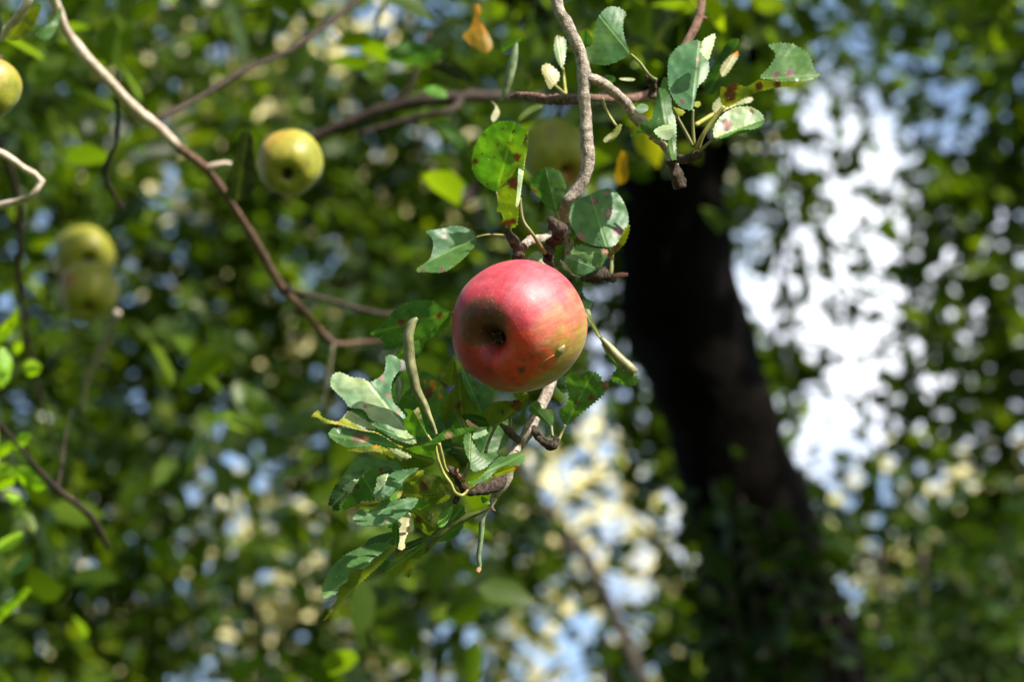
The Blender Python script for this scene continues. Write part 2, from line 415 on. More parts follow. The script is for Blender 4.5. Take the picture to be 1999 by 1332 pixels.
def leaf(parent, reg, poly, base, tip, D, k=0.5, kx=0.0, fold=0.35, tint='green', spots=(), pet=None, petr=2.6, hole=None,
         tooth=1.0, curl=0.0, name='leaf', tint2=None, step=7.6, petmat=None, wave=1.35):
    poly = R(reg, poly); base, tip = R(reg, [base, tip]); spots = [R(reg, [s[:2]])[0] + (s[2] / REG[reg][2], s[3]) for s in spots]
    # round the traced corners a little, then cut teeth into the edge
    ch = []
    for i in range(len(poly)):
        a, b = poly[i], poly[(i + 1) % len(poly)]
        ch.append((a[0] * .8 + b[0] * .2, a[1] * .8 + b[1] * .2)); ch.append((a[0] * .2 + b[0] * .8, a[1] * .2 + b[1] * .8))
    area = sum(ch[i][0] * ch[(i + 1) % len(ch)][1] - ch[(i + 1) % len(ch)][0] * ch[i][1] for i in range(len(ch))) / 2
    sg = 1 if area > 0 else -1
    bd = []
    acc = 0; par = 0
    for i in range(len(ch)):
        a, b = ch[i], ch[(i + 1) % len(ch)]
        d = math.hypot(b[0] - a[0], b[1] - a[1])
        if d < 1e-6: continue
        nx, ny = (b[1] - a[1]) / d * sg, -(b[0] - a[0]) / d * sg
        while acc < d:
            t = acc / d
            o = (.8 * tooth * random.choice((.4, 1.0, 1.5, 1.8, 2.1)) if par % 2 else -tooth * .8)
            bd.append((a[0] + (b[0] - a[0]) * t + nx * o, a[1] + (b[1] - a[1]) * t + ny * o))
            par += 1; acc += step * (0.30 if par % 2 else 0.70) * random.uniform(.85, 1.15)
        acc -= d
    holes = []
    if hole:
        for (hx, hy, hr) in hole:
            (hx, hy), hr = R(reg, [(hx, hy)])[0], hr / REG[reg][2]
            holes.append([(hx + hr * math.cos(a) * random.uniform(.75, 1.1), hy + 1.3 * hr * math.sin(a)) for a in np.linspace(0, 6.28, 9)[:-1]])
    xs = [p[0] for p in bd]; ys = [p[1] for p in bd]
    inner = []
    st = 4.0; row = 0; y = min(ys)
    while y < max(ys):
        x = min(xs) + (st / 2 if row % 2 else 0)
        while x < max(xs):
            if pip(bd, x, y) and not any(pip(h, x, y) for h in holes):
                if min((x - q[0]) ** 2 + (y - q[1]) ** 2 for q in bd) > 4.5: inner.append((x + random.uniform(-.3, .3), y + random.uniform(-.3, .3)))
            x += st
        y += st * .87; row += 1
    verts = bd + inner; edges = [(i, (i + 1) % len(bd)) for i in range(len(bd))]
    for h in holes:
        o = len(verts); verts = verts + h; edges += [(o + i, o + (i + 1) % len(h)) for i in range(len(h))]
    res = delaunay_2d_cdt([Vector(v) for v in verts], edges, [], 1, 1e-4)
    v2, faces = res[0], res[2]
    ax, ay = tip[0] - base[0], tip[1] - base[1]; ln = math.hypot(ax, ay) or 1; ax /= ln; ay /= ln
    cx, cy = sum(xs) / len(xs), sum(ys) / len(ys)
    hw = max(abs(-(p[0] - base[0]) * ay + (p[1] - base[1]) * ax) for p in bd) or 1
    mm = D / FPX
    seed = Vector((cx * .013, cy * .017, D * 3))
    V, UVv, C = [], [], []
    t1 = TINT[tint]; t2 = TINT[tint2] if tint2 else t1
    for v in v2:
        dx, dy = v.x - base[0], v.y - base[1]
        u = (dx * ax + dy * ay) / ln; w = -dx * ay + dy * ax
        z = k * (cy - v.y) + kx * (v.x - cx) + fold * (math.sqrt(w * w + 9) - 3 - hw * .5) + curl * ln * (u - .5) ** 2
        z += wave * 5.0 * noise.noise(Vector((v.x / 38, v.y / 38, 0)) + seed) + wave * 1.6 * noise.noise(Vector((v.x / 13, v.y / 13, 5)) + seed) * min(1, abs(w) / hw + .2)
        V.append(P(v.x, v.y, D + z * mm)); UVv.append((u, w / ln))
        f = 0.5 + 0.9 * noise.noise(Vector((v.x / 45, v.y / 45, 9)) + seed)
        f = min(1, max(0, f))
        if tint2: g = 1 if w * (1) > 0 else 0; c = [t1[i] * (1 - g) + t2[i] * g for i in range(3)]
        else: c = list(t1)
        c = [c[0] * (.72 + .6 * f), c[1] * (.85 + .3 * f), c[2] * (.9 + .2 * f)]
        al = .35 if tint in ('pale', 'grey') else 1.0
        for (sx, sy, sr, sc) in spots:
            d = math.hypot(v.x - sx, v.y - sy) * (1 + .45 * noise.noise(Vector((v.x / 7, v.y / 7, sx))))
            g = min(1, max(0, (sr * 1.1 - d) / (sr * .35)))
            c = [c[i] * (1 - g) + sc[i] * g for i in range(3)]; al *= 1 - .75 * g
        C.append((*c, al))
    me = bpy.data.meshes.new(name)
    me.from_pydata(V, [], [tuple(f) for f in faces])
    me.validate()
    for pl in me.polygons: pl.use_smooth = True
    me.update()
    nn = Vector((0, 0, 0))
    for pl in me.polygons: nn += pl.normal * pl.area
    if (nn.dot(FWD) > 0) == (k >= 0): me.flip_normals()
    ul = me.uv_layers.new(name='UVMap')
    vi = np.empty(len(me.loops), np.int32); me.loops.foreach_get('vertex_index', vi)
    ul.data.foreach_set('uv', np.array(UVv, np.float32)[vi].ravel())
    ca = me.color_attributes.new('tint', 'FLOAT_COLOR', 'POINT')
    ca.data.foreach_set('color', np.array(C, np.float32).ravel())
    o = link(name, me, M_LEAF, parent)
    if pet:
        q = R(reg, pet); n = len(q)
        pts = [(p[0], p[1], p[2] if len(p) > 2 else D, petr * (1.25 if i == n - 1 else 1)) for i, p in enumerate(q)]
        ptube('petiole', pts, petmat or M_PETG, o, per=0.0025, sides=8, rough=.03)
    return o


def roll(parent, reg, pts, tint, name='leaf', D=1.36, flat=.85, turns=1.3, drift=.35):
    """a leaf rolled up lengthwise by insects, pale underside outwards; pts (x, y, r)"""
    q = R(reg, pts); sc = REG[reg][2]
    w = catmull([(*P(p[0], p[1], D), 1.18 * p[2] / sc * D / FPX) for p in q], 0.0016)
    K = 20; n = len(w); t = TINT[tint]
    V, UVv, C, F = [], [], [], []
    ref = -FWD
    jag0 = [random.uniform(-.5, .5) for _ in range(K)]; jag1 = [random.uniform(-.5, .5) for _ in range(K)]
    for i, p in enumerate(w):
        c = Vector(p[:3]); a = (Vector(w[min(i + 1, n - 1)][:3]) - Vector(w[max(i - 1, 0)][:3])).normalized()
        x = (ref - a * ref.dot(a)).normalized(); y = a.cross(x)
        a0 = -1.0 + drift * math.sin(i * .11) + .25 * noise.noise(Vector((i * .2, D * 9, 1)))
        r = max(p[3], 2e-4)
        for k in range(K):
            f = k / (K - 1); th = a0 + f * turns * 2 * math.pi
            rr = r * (.80 + .24 * f + .10 * noise.noise(Vector((i * .16, th * .9, D * 30))) + .05 * noise.noise(Vector((i * .7, th * 3, 3))))
            pos_ = c + x * math.cos(th) * rr + y * math.sin(th) * rr * flat
            if i == 0: pos_ += a * r * jag0[k]
            if i == n - 1: pos_ += a * r * jag1[k]
            V.append(pos_); UVv.append((i * .012, (f - .5) * .7))
            g = .78 + .45 * noise.noise(pos_ * 330) + .25 * noise.noise(pos_ * 90)
            br_ = min(1, max(0, noise.noise(pos_ * 55 + Vector((7, 7, 7))) * 2.2 - .5))
            if f > .93: g *= .8
            C.append((t[0] * g * (1 - br_ * .4), t[1] * g * (1 - br_ * .6), t[2] * g * (1 - br_ * .7), .25))
    for i in range(n - 1):
        for k in range(K - 1): F.append((i * K + k, i * K + k + 1, (i + 1) * K + k + 1, (i + 1) * K + k))
    me = bpy.data.meshes.new(name); me.from_pydata(V, [], F)
    for pl in me.polygons: pl.use_smooth = True
    ca = me.color_attributes.new('tint', 'FLOAT_COLOR', 'POINT')
    ca.data.foreach_set('color', np.array(C, np.float32).ravel())
    ul = me.uv_layers.new(name='UVMap')
    vi = np.empty(len(me.loops), np.int32); me.loops.foreach_get('vertex_index', vi)
    ul.data.foreach_set('uv', np.array(UVv, np.float32)[vi].ravel())
    return link(name, me, M_LEAF, parent)


# ------------------------------------------------------------------ apples
PROF = [(0.0, -.60), (.05, -.605), (.10, -.64), (.17, -.745), (.26, -.85), (.38, -.905), (.52, -.885), (.68, -.79), (.83, -.60), (.94, -.33), (.995, -.03),
        (.995, .22), (.93, .47), (.80, .68), (.62, .82), (.44, .87), (.30, .83), (.18, .72), (.08, .61), (.0, .57)]


def apple_mesh(name, C, rad, axis, colour, lobes=.018, ns=120, per=6, dents=()):
    a = axis.normalized(); x = RT - a * RT.dot(a); x.normalize(); y = a.cross(x)
    pr = []
    for i in range(len(PROF) - 1):
        p0, p1, p2, p3 = (np.array(PROF[max(i - 1, 0)]), np.array(PROF[i]), np.array(PROF[i + 1]), np.array(PROF[min(i + 2, len(PROF) - 1)]))
        for j in range(per):
            t = j / per
            pr.append(.5 * (2 * p1 + (-p0 + p2) * t + (2 * p0 - 5 * p1 + 4 * p2 - p3) * t * t + (-p0 + 3 * p1 - 3 * p2 + p3) * t ** 3))
    pr.append(np.array(PROF[-1])); pr[0] = np.array([1e-4, PROF[0][1]]); pr[-1] = np.array([1e-4, PROF[-1][1]])
    V, Cc, F = [], [], []
    for r, z in pr:
        r = max(r, 1e-4)
        for k in range(ns):
            t = 2 * math.pi * k / ns
            lob = 1 + lobes * math.cos(5 * t + .6) * (1.1 - .5 * math.tanh((z + .5) * 4))
            d = (x * math.cos(t) + y * math.sin(t)) * r * lob + a * (-z)
            d *= 1 + .022 * noise.noise(d * 1.3 + Vector((C.x * 3, 1, C.z * 5)))
            for (dx, dy, dr, dd) in dents:
                l = Vector((d.dot(RT), d.dot(UP), -d.dot(FWD)))
                if l.z > 0: d *= 1 - dd * math.exp(-((l.x - dx) ** 2 + (l.y - dy) ** 2) / dr ** 2)
            l = Vector((d.dot(RT), d.dot(UP), -d.dot(FWD)))
            V.append(C + d * rad)
            Cc.append((*colour(l, -d.dot(a) * -1, r, t), 1))
    m = len(pr)
    for i in range(m - 1):
        for k in range(ns):
            k2 = (k + 1) % ns
            F.append((i * ns + k, (i + 1) * ns + k, (i + 1) * ns + k2, i * ns + k2))
    me = mesh_np(name, [tuple(v) for v in V], F)
    ca = me.color_attributes.new('tint', 'FLOAT_COLOR', 'POINT')
    ca.data.foreach_set('color', np.array(Cc, np.float32).ravel())
    return me


def lerp(a, b, t): return tuple(a[i] + (b[i] - a[i]) * t for i in range(3))
def sst(a, b, x):
    t = min(1, max(0, (x - a) / (b - a))); return t * t * (3 - 2 * t)


AX_RED = -0.45 * RT * -1
AXL = Vector((-.43, -.235, .87)).normalized()          # calyx direction: right, up, towards the camera


def cam_dir(l): return RT * l.x + UP * l.y - FWD * l.z


def red_colour(l, h, r, t):
    n = l.normalized()
    q = noise.noise(n * 2.2) * .22 + noise.noise(n * 7) * .10 + noise.noise(Vector((math.cos(t) * 5, math.sin(t) * 5, h * 1.0))) * .10
    f = n.dot(Vector((.70, -.66, .26)))
    red = lerp((.34, .022, .042), (.29, .008, .010), sst(.1, .75, n.dot(Vector((-.45, -.8, .35))) + q))  # deeper red below: skin tone, pushed darker to stand for shade
    pink = lerp(red, (.41, .058, .080), sst(.2, .9, n.dot(Vector((.35, .75, .4))) + q) * .7)
    peach = (.37, .125, .062); olive = (.27, .165, .018); yel = (.46, .28, .03)
    c = lerp(pink, peach, sst(.18, .72, f + q))
    c = lerp(c, olive, sst(.46, .86, f + q * 1.2 - max(0, n.y + .25) * .45))
    c = lerp(c, (.52, .03, .012), sst(.80, .95, n.dot(Vector((-.02, -.52, .85))) + q * .7) * .85)
    # brown rot around the calyx
    b = (n - Vector((-.545, .0, .835)).normalized()).length + q * .12
    b2 = max(0, -(n.y + .28)) * 1.5
    rot = 1 - sst(.36, .52, b + b2)
    br = lerp((.056, .017, .006), (.165, .046, .015), sst(.2, .5, b))
    br = lerp(br, (.035, .012, .005), .35 * (.5 + .5 * math.sin(b * 42)))
    c = lerp(c, br, rot * .92)
    if r < .24 and h > .4: c = lerp((.03, .015, .01), c, sst(.05, .24, r))
    st = noise.noise(Vector((math.cos(t) * 16, math.sin(t) * 16, h * 2.2))) * .55 + noise.noise(n * 5.5 + Vector((4, 0, 0))) * .45
    g = 1 + .30 * st
    st += .5 * noise.noise(Vector((math.cos(t) * 34, math.sin(t) * 34, h * 4)))
    c = (c[0] * (1 + .22 * st), c[1] * max(.25, 1 - .7 * st), c[2] * max(.35, 1 - .5 * st))
    for (sx, sy, sr, s) in ((.055, -.645, .05, .9), (.085, -.50, .025, .6), (.10, -.585, .02, .4), (.56, -.02, .03, .3)):
        d = math.hypot(l.x - sx, l.y - sy) if l.z > 0 else 9
        c = lerp(c, (.06, .03, .02), s * (1 - sst(sr * .4, sr * 1.5, d)))
    return c


def green_colour(seed, warm, hole=None, brown=()):
    def f(l, h, r, t):
        n = l.normalized()
        q = noise.noise(n * 2 + Vector((seed, 0, 0))) * .3
        q += noise.noise(n * 6 + Vector((seed, 3, 0))) * .22
        c = lerp((.13, .15, .008), (.27, .26, .018), min(1, max(0, .5 + q * 1.3)))
        c = lerp(c, (.17, .09, .02), .28 * sst(.25, .5, noise.noise(n * 3.1 + Vector((9, seed, 2)))))
        c = lerp(c, (.36, .21, .035), sst(.35, 1.1, n.dot(Vector(warm).normalized()) + q) * .8)
        if hole and l.z > 0:
            d = math.hypot((l.x - hole[0]), (l.y - hole[1]) * 1.35)
            c = lerp((.015, .008, .005), c, sst(.10, .17, d))
        for (bx, by, b) in brown:
            if l.z > 0: c = lerp((.22, .10, .03), c, sst(b * .4, b, math.hypot(l.x - bx, l.y - by)))
        if r < .16: c = lerp((.03, .02, .01), c, sst(.03, .16, r))
        return c
    return f


# ------------------------------------------------------------------ scattered foliage
SKYG = """00111114233000533510 03111112132000235531 14110022100000167621 22220111110002335521 31144110000000038433
51321130111200466543 12311000222440373643 11003011235460044332 01022211123230055431 02132410024320047211
02212210022350006410 12131221123240003000 00032111323431002000""".split()
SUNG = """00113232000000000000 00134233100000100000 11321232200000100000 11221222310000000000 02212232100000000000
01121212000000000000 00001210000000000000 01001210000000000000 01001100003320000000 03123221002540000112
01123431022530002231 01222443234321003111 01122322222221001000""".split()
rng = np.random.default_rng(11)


def axes_np(n, tilt, mean=(.1, -.3, .9)):
    nrm = rng.normal(size=(n, 3)) * tilt + np.array(mean)
    nrm /= np.linalg.norm(nrm, axis=1)[:, None]
    d = rng.normal(size=(n, 3)); d[:, 2] -= .5
    d -= nrm * (d * nrm).sum(1)[:, None]
    d /= np.linalg.norm(d, axis=1)[:, None]
    return d, np.cross(nrm, d), nrm


LT = np.array([(0, 0, 0), (.22, .24, .05), (.25, 0, -.02), (.22, -.24, .05), (.62, .25, .03), (.64, 0, -.04), (.62, -.25, .03), (1, 0, -.10)], float)
LF = np.array([(0, 3, 2), (0, 2, 1), (2, 3, 6), (2, 6, 5), (2, 5, 4), (2, 4, 1), (5, 6, 7), (5, 7, 4)])
LT2 = np.array([(0, 0, 0), (.45, .30, .05), (1, 0, -.05), (.45, -.30, .05)], float)
LF2 = np.array([(0, 3, 2), (0, 2, 1)])


def leaves_mesh(name, pos, size, mat, parent, fine=True, tilt=.8, shade=None, mean=(.1, -.3, .9)):
    n = len(pos)
    if n == 0: return None
    T, TF = (LT, LF) if fine else (LT2, LF2)
    d, s, nn = axes_np(n, tilt, mean)
    sz = size[:, None, None]
    V = pos[:, None, :] + sz * (T[None, :, 0:1] * d[:, None, :] + T[None, :, 1:2] * s[:, None, :] + T[None, :, 2:3] * nn[:, None, :])
    F = (TF[None] + (np.arange(n) * len(T))[:, None, None]).reshape(-1, 3)
    me = mesh_np(name, V.reshape(-1, 3), F, smooth=fine)
    sh = rng.random(n) if shade is None else shade
    at = me.attributes.new('shade', 'FLOAT', 'FACE')
    at.data.foreach_set('value', np.repeat(sh, len(TF)).astype(np.float32))
    return link(name, me, mat, parent)


def Pnp(px, py, D):
    f = np.array(FWD); u = np.array(UP); r = np.array(RT)
    return np.array(CAM) + D[:, None] * (f + ((px - 999.5) / FPX)[:, None] * r - ((py - 666) / FPX)[:, None] * u)


_smp = sorted(noise.noise(Vector((a_ * .37, b_ * .41, a_ * .013))) * .6 + noise.noise(Vector((a_ * .37, b_ * .41, a_ * .013)) * 2.3) * .55 for a_ in range(60) for b_ in range(60))


def GQ(g): return _smp[min(len(_smp) - 1, int(g * len(_smp)))]


def openness(x, y):
    """share of the view left open by the far crowns here, blended between neighbours"""
    fx, fy = x / 100 - .5, y / 100 - .5
    i0, j0 = math.floor(fx), math.floor(fy); tx, ty = fx - i0, fy - j0
    def at(i, j):
        if j < 0 or i < -1 or i > 20: return .25
        ii, jj = min(max(i, 0), 19), min(j, 12)
        return min(.95, (int(SKYG[jj][ii]) + int(SUNG[jj][ii])) / 10 * (1.8 if i > 12 else 1.4 if j > 7 else 1.25) + (.06 if i > 12 else .04))
    return (at(i0, j0) * (1 - tx) + at(i0 + 1, j0) * tx) * (1 - ty) + (at(i0, j0 + 1) * (1 - tx) + at(i0 + 1, j0 + 1) * tx) * ty


# choose where the masses of twigs fall so that the open parts lie as they do in the orchard seen here
GOFF, _best = Vector((0, 0, 0)), 9e9
for _k in range(220):
    _o = Vector((_k * 3.71, _k * 1.93 + .4, _k * .77)); _e = 0
    for _i in range(0, 20):
        for _j in range(0, 13):
            _w = P(_i * 100 + 50, _j * 100 + 50, 11.0); _g = openness(_i * 100 + 50, _j * 100 + 50)
            _q = Vector((_w.dot(RT) * 3.3, _w.dot(UP) * 3.3, _w.dot(FWD) * 3.3 * .12)) + _o
            _v = noise.noise(_q) * .6 + noise.noise(_q * 2.3) * .55
            _e += (_g - min(1, max(0, .5 - 1.6 * _v))) ** 2 * (2 if _i > 13 else 1)
    if _e < _best: _best, GOFF = _e, _o


def scatter(taus, Dr, lsize, m, spread, gaps=None, freq=3.3):
    """taus: {(col,row): optical depth}. returns leaf positions, sizes and their photo column/row position"""
    PX, PY, DD = [], [], []
    big = []
    for (i, j), tau in taus.items():
        Dm = .5 * (Dr[0] + Dr[1])
        off = i < -1 or i > 20 or j < -1 or j > 13
        ls = lsize * (1.6 if off else 1)
        A = (100 * Dm / FPX) ** 2
        nl = tau * A / (ls * ls * .34 * .62)
        nc = rng.poisson(nl / m)
        if nc == 0: continue
        D = rng.uniform(Dr[0], Dr[1], nc)
        PX.append(rng.uniform(i * 100, i * 100 + 100, nc)); PY.append(rng.uniform(j * 100, j * 100 + 100, nc)); DD.append(D)
        big.append(np.full(nc, ls))
    if not PX: return np.zeros((0, 3)), np.zeros(0), np.zeros(0), np.zeros(0), np.zeros(0)
    px, py, D, ls = map(np.concatenate, (PX, PY, DD, big))
    cw = Pnp(px, py, D)
    if gaps is not None:
        # twigs grow in masses: drop them where a smooth field over the crown is low
        keep = np.ones(len(cw), bool)
        for k_ in range(len(cw)):
            g = gaps(px[k_], py[k_])
            if g <= 0: continue
            wv = Vector(cw[k_]); q = Vector((wv.dot(RT) * freq, wv.dot(UP) * freq, wv.dot(FWD) * freq * .12))
            q += GOFF
            v = noise.noise(q) * .6 + noise.noise(q * 2.3) * .55
            keep[k_] = v > GQ(g) or rng.random() < (.075 if px[k_] > 1300 else .03)
        px, py, D, ls, cw = px[keep], py[keep], D[keep], ls[keep], cw[keep]
    k = m
    pos = np.repeat(cw, k, 0) + rng.normal(size=(len(cw) * k, 3)) * (np.repeat(ls, k) * spread)[:, None]
    sz = np.repeat(ls, k) * rng.uniform(.65, 1.25, len(pos))
    sh = np.clip(np.repeat(rng.random(len(cw)), k) * .5 + rng.random(len(pos)) * .5, 0, 1)
    return pos, sz, np.repeat(px, k), np.repeat(py, k), sh


def cells(cols, rows): return [(i, j) for i in cols for j in rows]


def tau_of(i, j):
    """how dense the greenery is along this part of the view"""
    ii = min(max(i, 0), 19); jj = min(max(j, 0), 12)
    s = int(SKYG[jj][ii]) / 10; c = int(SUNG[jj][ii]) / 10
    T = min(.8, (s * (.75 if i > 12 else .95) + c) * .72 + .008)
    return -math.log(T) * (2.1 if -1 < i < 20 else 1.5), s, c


# ------------------------------------------------------------------ ground
gm, gn, gout = new_mat('grass_ground')
gt = N(gn, 'ShaderNodeTexCoord')
g1 = N(gn, 'ShaderNodeTexNoise', Scale=1.5, Detail=8.0); gn.links.new(gt.outputs['Object'], g1.inputs['Vector'])
gr = N(gn, 'ShaderNodeValToRGB'); gn.links.new(g1.outputs['Fac'], gr.inputs[0])
gr.color_ramp.elements[0].position = .3; gr.color_ramp.elements[0].color = (.03, .06, .012, 1)
gr.color_ramp.elements[1].position = .7; gr.color_ramp.elements[1].color = (.10, .13, .03, 1)
gb = N(gn, 'ShaderNodeBsdfPrincipled', Roughness=.9); gn.links.new(gr.outputs[0], gb.inputs['Base Color']); gn.links.new(gb.outputs[0], gout.inputs['Surface'])
GV, GF = [], []
for a in range(41):
    for b in range(41):
        x, y = (a - 20) * 15, (b - 20) * 15
        GV.append((x, y, .12 * noise.noise(Vector((x * .05, y * .05, 0)))))
for a in range(40):
    for b in range(40): GF.append((a * 41 + b, (a + 1) * 41 + b, (a + 1) * 41 + b + 1, a * 41 + b + 1))
tag(link('ground', mesh_np('ground', GV, GF), gm), 'grassy orchard ground below the trees', 'ground', kind='structure')


# ------------------------------------------------------------------ trees
def world_tube(name, pts, mat, parent, per=.08, sides=14, **kw):
    return link(name, tube_mesh(name, [(*p[:3], p[3]) for p in pts], per, sides=sides, **kw), mat, parent)


def to_ground(p, r, lean=(0, 0)):
    return (p[0] + lean[0], p[1] + lean[1], -.1, r)


# the dark leaning apple trunk
w = lambda x, y, D, r: (*P(x, y, D), r * D / FPX)
ttop = [w(1295, -420, 4.7, 70), w(1292, -60, 4.8, 82), w(1297, 260, 4.9, 92), w(1312, 430, 4.95, 106), w(1330, 600, 5.0, 120), w(1385, 760, 5.0, 112), w(1435, 900, 5.0, 112),
        w(1475, 1050, 5.0, 124), w(1520, 1250, 5.0, 140), w(1560, 1500, 4.95, 155)]
bp_ = ttop[-1]
apple_tree = empty('apple_tree', (bp_[0] + .25, bp_[1], 0), 'big apple tree with a nearly black leaning trunk behind the red apple', 'tree')
ttop.append((bp_[0] + .18, bp_[1], .7, .20)); ttop.append((bp_[0] + .25, bp_[1], -.1, .30))
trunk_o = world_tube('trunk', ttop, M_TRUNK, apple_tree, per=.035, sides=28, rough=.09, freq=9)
world_tube('limb', [w(1330, 480, 4.95, 40), w(1400, 330, 4.9, 22), w(1470, 120, 4.85, 17), w(1520, -200, 4.8, 15)], M_TRUNK, apple_tree, per=.04, sides=12, rough=.08, freq=12)
world_tube('limb', [w(1290, 330, 4.9, 50), w(1190, 180, 4.7, 36), w(1030, 20, 4.5, 28), w(800, -180, 4.2, 22)], M_TRUNK, apple_tree, per=.04, sides=12, rough=.08, freq=12)

# --- near foliage (the boughs of the apple tree on the left and above)
near_t, mid_t, far_t, sun_t, shrub_t = {}, {}, {}, {}, {}
for i in range(-4, 28):
    for j in range(-12, 15):
        tau, s, c = tau_of(i, j)
        above = j < 0
        if above: tau = 1.6
        px = i * 100 + 50; py = j * 100 + 50
        left = px < 1150
        trunkz = 1180 < px < 1620 and py > 100
        if above:
            near_t[i, j] = .42 if px < 1700 else .25
            mid_t[i, j] = 2.6 if px > 1000 else .5
            far_t[i, j] = 1.6
        elif left:
            nw = .26 if py < 500 else .15
            k_ = max(0, 1 - (s + c) / .32)
            near_t[i, j] = (.95 if py < 500 else .5) * (.22 + .78 * k_); mid_t[i, j] = 1.5 * (.16 + .84 * k_); far_t[i, j] = 7.5
        else:
            near_t[i, j] = 0
            if trunkz: mid_t[i, j] = 0
            else: mid_t[i, j] = .15 if s < .2 else 0
            far_t[i, j] = 8
            if px > 1380 and py > 980 and s < .45 and not (1550 < px < 1800 and py < 1240): shrub_t[i, j] = tau * .5
        if not above and c > 0:
            sun_t[i, j] = 2.4 * min(2.4, -math.log(max(.10, 1 - c / (s + c))))
        elif above and j > -3 and i < 12: sun_t[i, j] = .5


# boughs of the nearer crown: wood as parts, each with its own foliage
def bough(label, wood, mat, group=None, name='leafy_branch'):
    p0 = P(*wood[0][1][0][:3])
    t = empty(name, p0, label, 'branch', group)
    for nm, pts, *mm_ in wood:
        pts = [(a_, b_, c_, d_ * .84) for a_, b_, c_, d_ in pts]
        ptube(nm, pts, mm_[0] if mm_ else mat, t, per=.012, sides=12, rough=.13, rings=.07, freq=75)
    return t


B_LEFT = bough('pale sunlit branch running down from the upper left corner, blurred',
               [('branch', [(60, -160, 1.80, 13), (112, 20, 1.86, 13), (150, 90, 1.88, 13), (205, 150, 1.90, 12.5), (262, 212, 1.93, 13.5), (300, 240, 1.95, 13), (345, 285, 1.97, 10)]),
                ('branch', [(338, 280, 1.968, 10), (400, 328, 2.0, 10.5), (450, 395, 2.05, 9), (500, 475, 2.12, 10), (545, 555, 2.2, 10), (600, 615, 2.25, 8), (650, 668, 2.3, 6), (700, 668, 2.35, 3.4), (745, 664, 2.38, 1.5)], M_TWIG),  # same branch: darker bark stands for the shade on this lower stretch
                ('twig', [(305, 232, 1.95, 8), (380, 195, 2.0, 7), (480, 135, 2.05, 7.5), (560, 100, 2.1, 7), (640, 45, 2.15, 8), (720, -20, 2.2, 9), (800, -90, 2.25, 9)], M_DARKWOOD),  # dark wood here stands for the shade this twig hangs in
                ('twig', [(400, 330, 2.0, 8), (440, 318, 2.0, 6), (480, 330, 2.02, 4)]),
                ('twig', [(560, 565, 2.2, 7), (640, 585, 2.25, 6), (740, 612, 2.3, 5.5), (800, 610, 2.35, 4)], M_DARKWOOD),
                ('twig', [(228, 190, 1.92, 6), (228, 270, 2.0, 5), (205, 340, 2.05, 7), (240, 410, 2.1, 5)], M_DARKWOOD),
                ('twig', [(650, 668, 2.3, 5), (640, 740, 2.32, 4), (632, 790, 2.34, 3)])], M_PALEWOOD)
B_MID = bough('dark bough with two forks behind the lone yellow-green apple, right of it',
              [('branch', [(540, 300, 2.5, 6), (620, 266, 2.5, 12), (700, 230, 2.5, 14), (780, 205, 2.5, 15), (880, 190, 2.5, 17), (1010, 188, 2.55, 12), (1150, 200, 2.7, 14), (1230, 190, 3.2, 18), (1290, 230, 4.3, 26)]),
               ('twig', [(740, 215, 2.5, 9), (800, 170, 2.5, 7), (812, 120, 2.5, 6), (840, 60, 2.5, 5)]),
               ('twig', [(700, 262, 2.45, 7), (800, 232, 2.45, 7), (880, 215, 2.45, 8), (900, 190, 2.5, 9)]),
               ('twig', [(840, 330, 2.8, 12), (900, 390, 2.9, 13), (960, 330, 2.9, 10)])], M_DARKWOOD)
B_EDGE = bough('grey branch standing upright near the left edge beside the pair of green apples',
               [('branch', [(-40, 200, 2.5, 8), (20, 330, 2.55, 8), (38, 430, 2.6, 8), (36, 540, 2.65, 7), (50, 640, 2.7, 5), (75, 760, 2.75, 4), (110, 880, 2.8, 3), (150, 980, 2.85, 2)], M_DARKWOOD),
                ('twig', [(230, 610, 2.6, 9), (205, 670, 2.65, 10), (170, 740, 2.7, 7), (160, 800, 2.75, 5)], M_BARK)], M_PALEWOOD)
B_LOW = bough('thin dark brown twig curving down the lower left behind the bright leaves',
              [('branch', [(-60, 760, 2.0, 5), (10, 840, 2.02, 5), (60, 900, 2.05, 5), (110, 955, 2.08, 8), (150, 985, 2.1, 8), (185, 1020, 2.12, 7), (210, 1070, 2.15, 6)]),
               ('twig', [(112, 957, 2.08, 3), (122, 900, 2.12, 2.5), (128, 850, 2.15, 2), (140, 800, 2.17, 1.2)])], M_DARKWOOD)
B_TOP = bough('short grey twig at the top edge behind the bitten leaves, right of the main branch',
              [('branch', [(1385, -200, 1.62, 11), (1372, -40, 1.6, 10), (1366, 30, 1.58, 10.5), (1345, 75, 1.57, 9), (1325, 110, 1.56, 7), (1308, 150, 1.55, 5)]),
               ('twig', [(1364, 30, 1.58, 7), (1380, 36, 1.58, 3)])], M_TWIG)
EDGE_TW = bough('angled sunlit twig with a knuckle at the left edge, mid height',
                [('branch', [(-60, 270, 1.72, 8), (10, 303, 1.74, 8.5), (45, 328, 1.75, 9), (80, 352, 1.76, 9.5), (68, 378, 1.76, 8), (30, 395, 1.77, 9), (-50, 412, 1.78, 9)])], M_PALEWOOD)
CORNER = bough('sunlit spur holding the green apple in the top left corner',
               [('branch', [(70, -60, 1.62, 13), (52, 5, 1.62, 12), (30, 40, 1.63, 10), (12, 55, 1.64, 8), (2, 80, 1.64, 6)]),
                ('twig', [(108, 40, 1.8, 4), (92, 62, 1.78, 6), (84, 74, 1.77, 3)])], M_PALEWOOD)

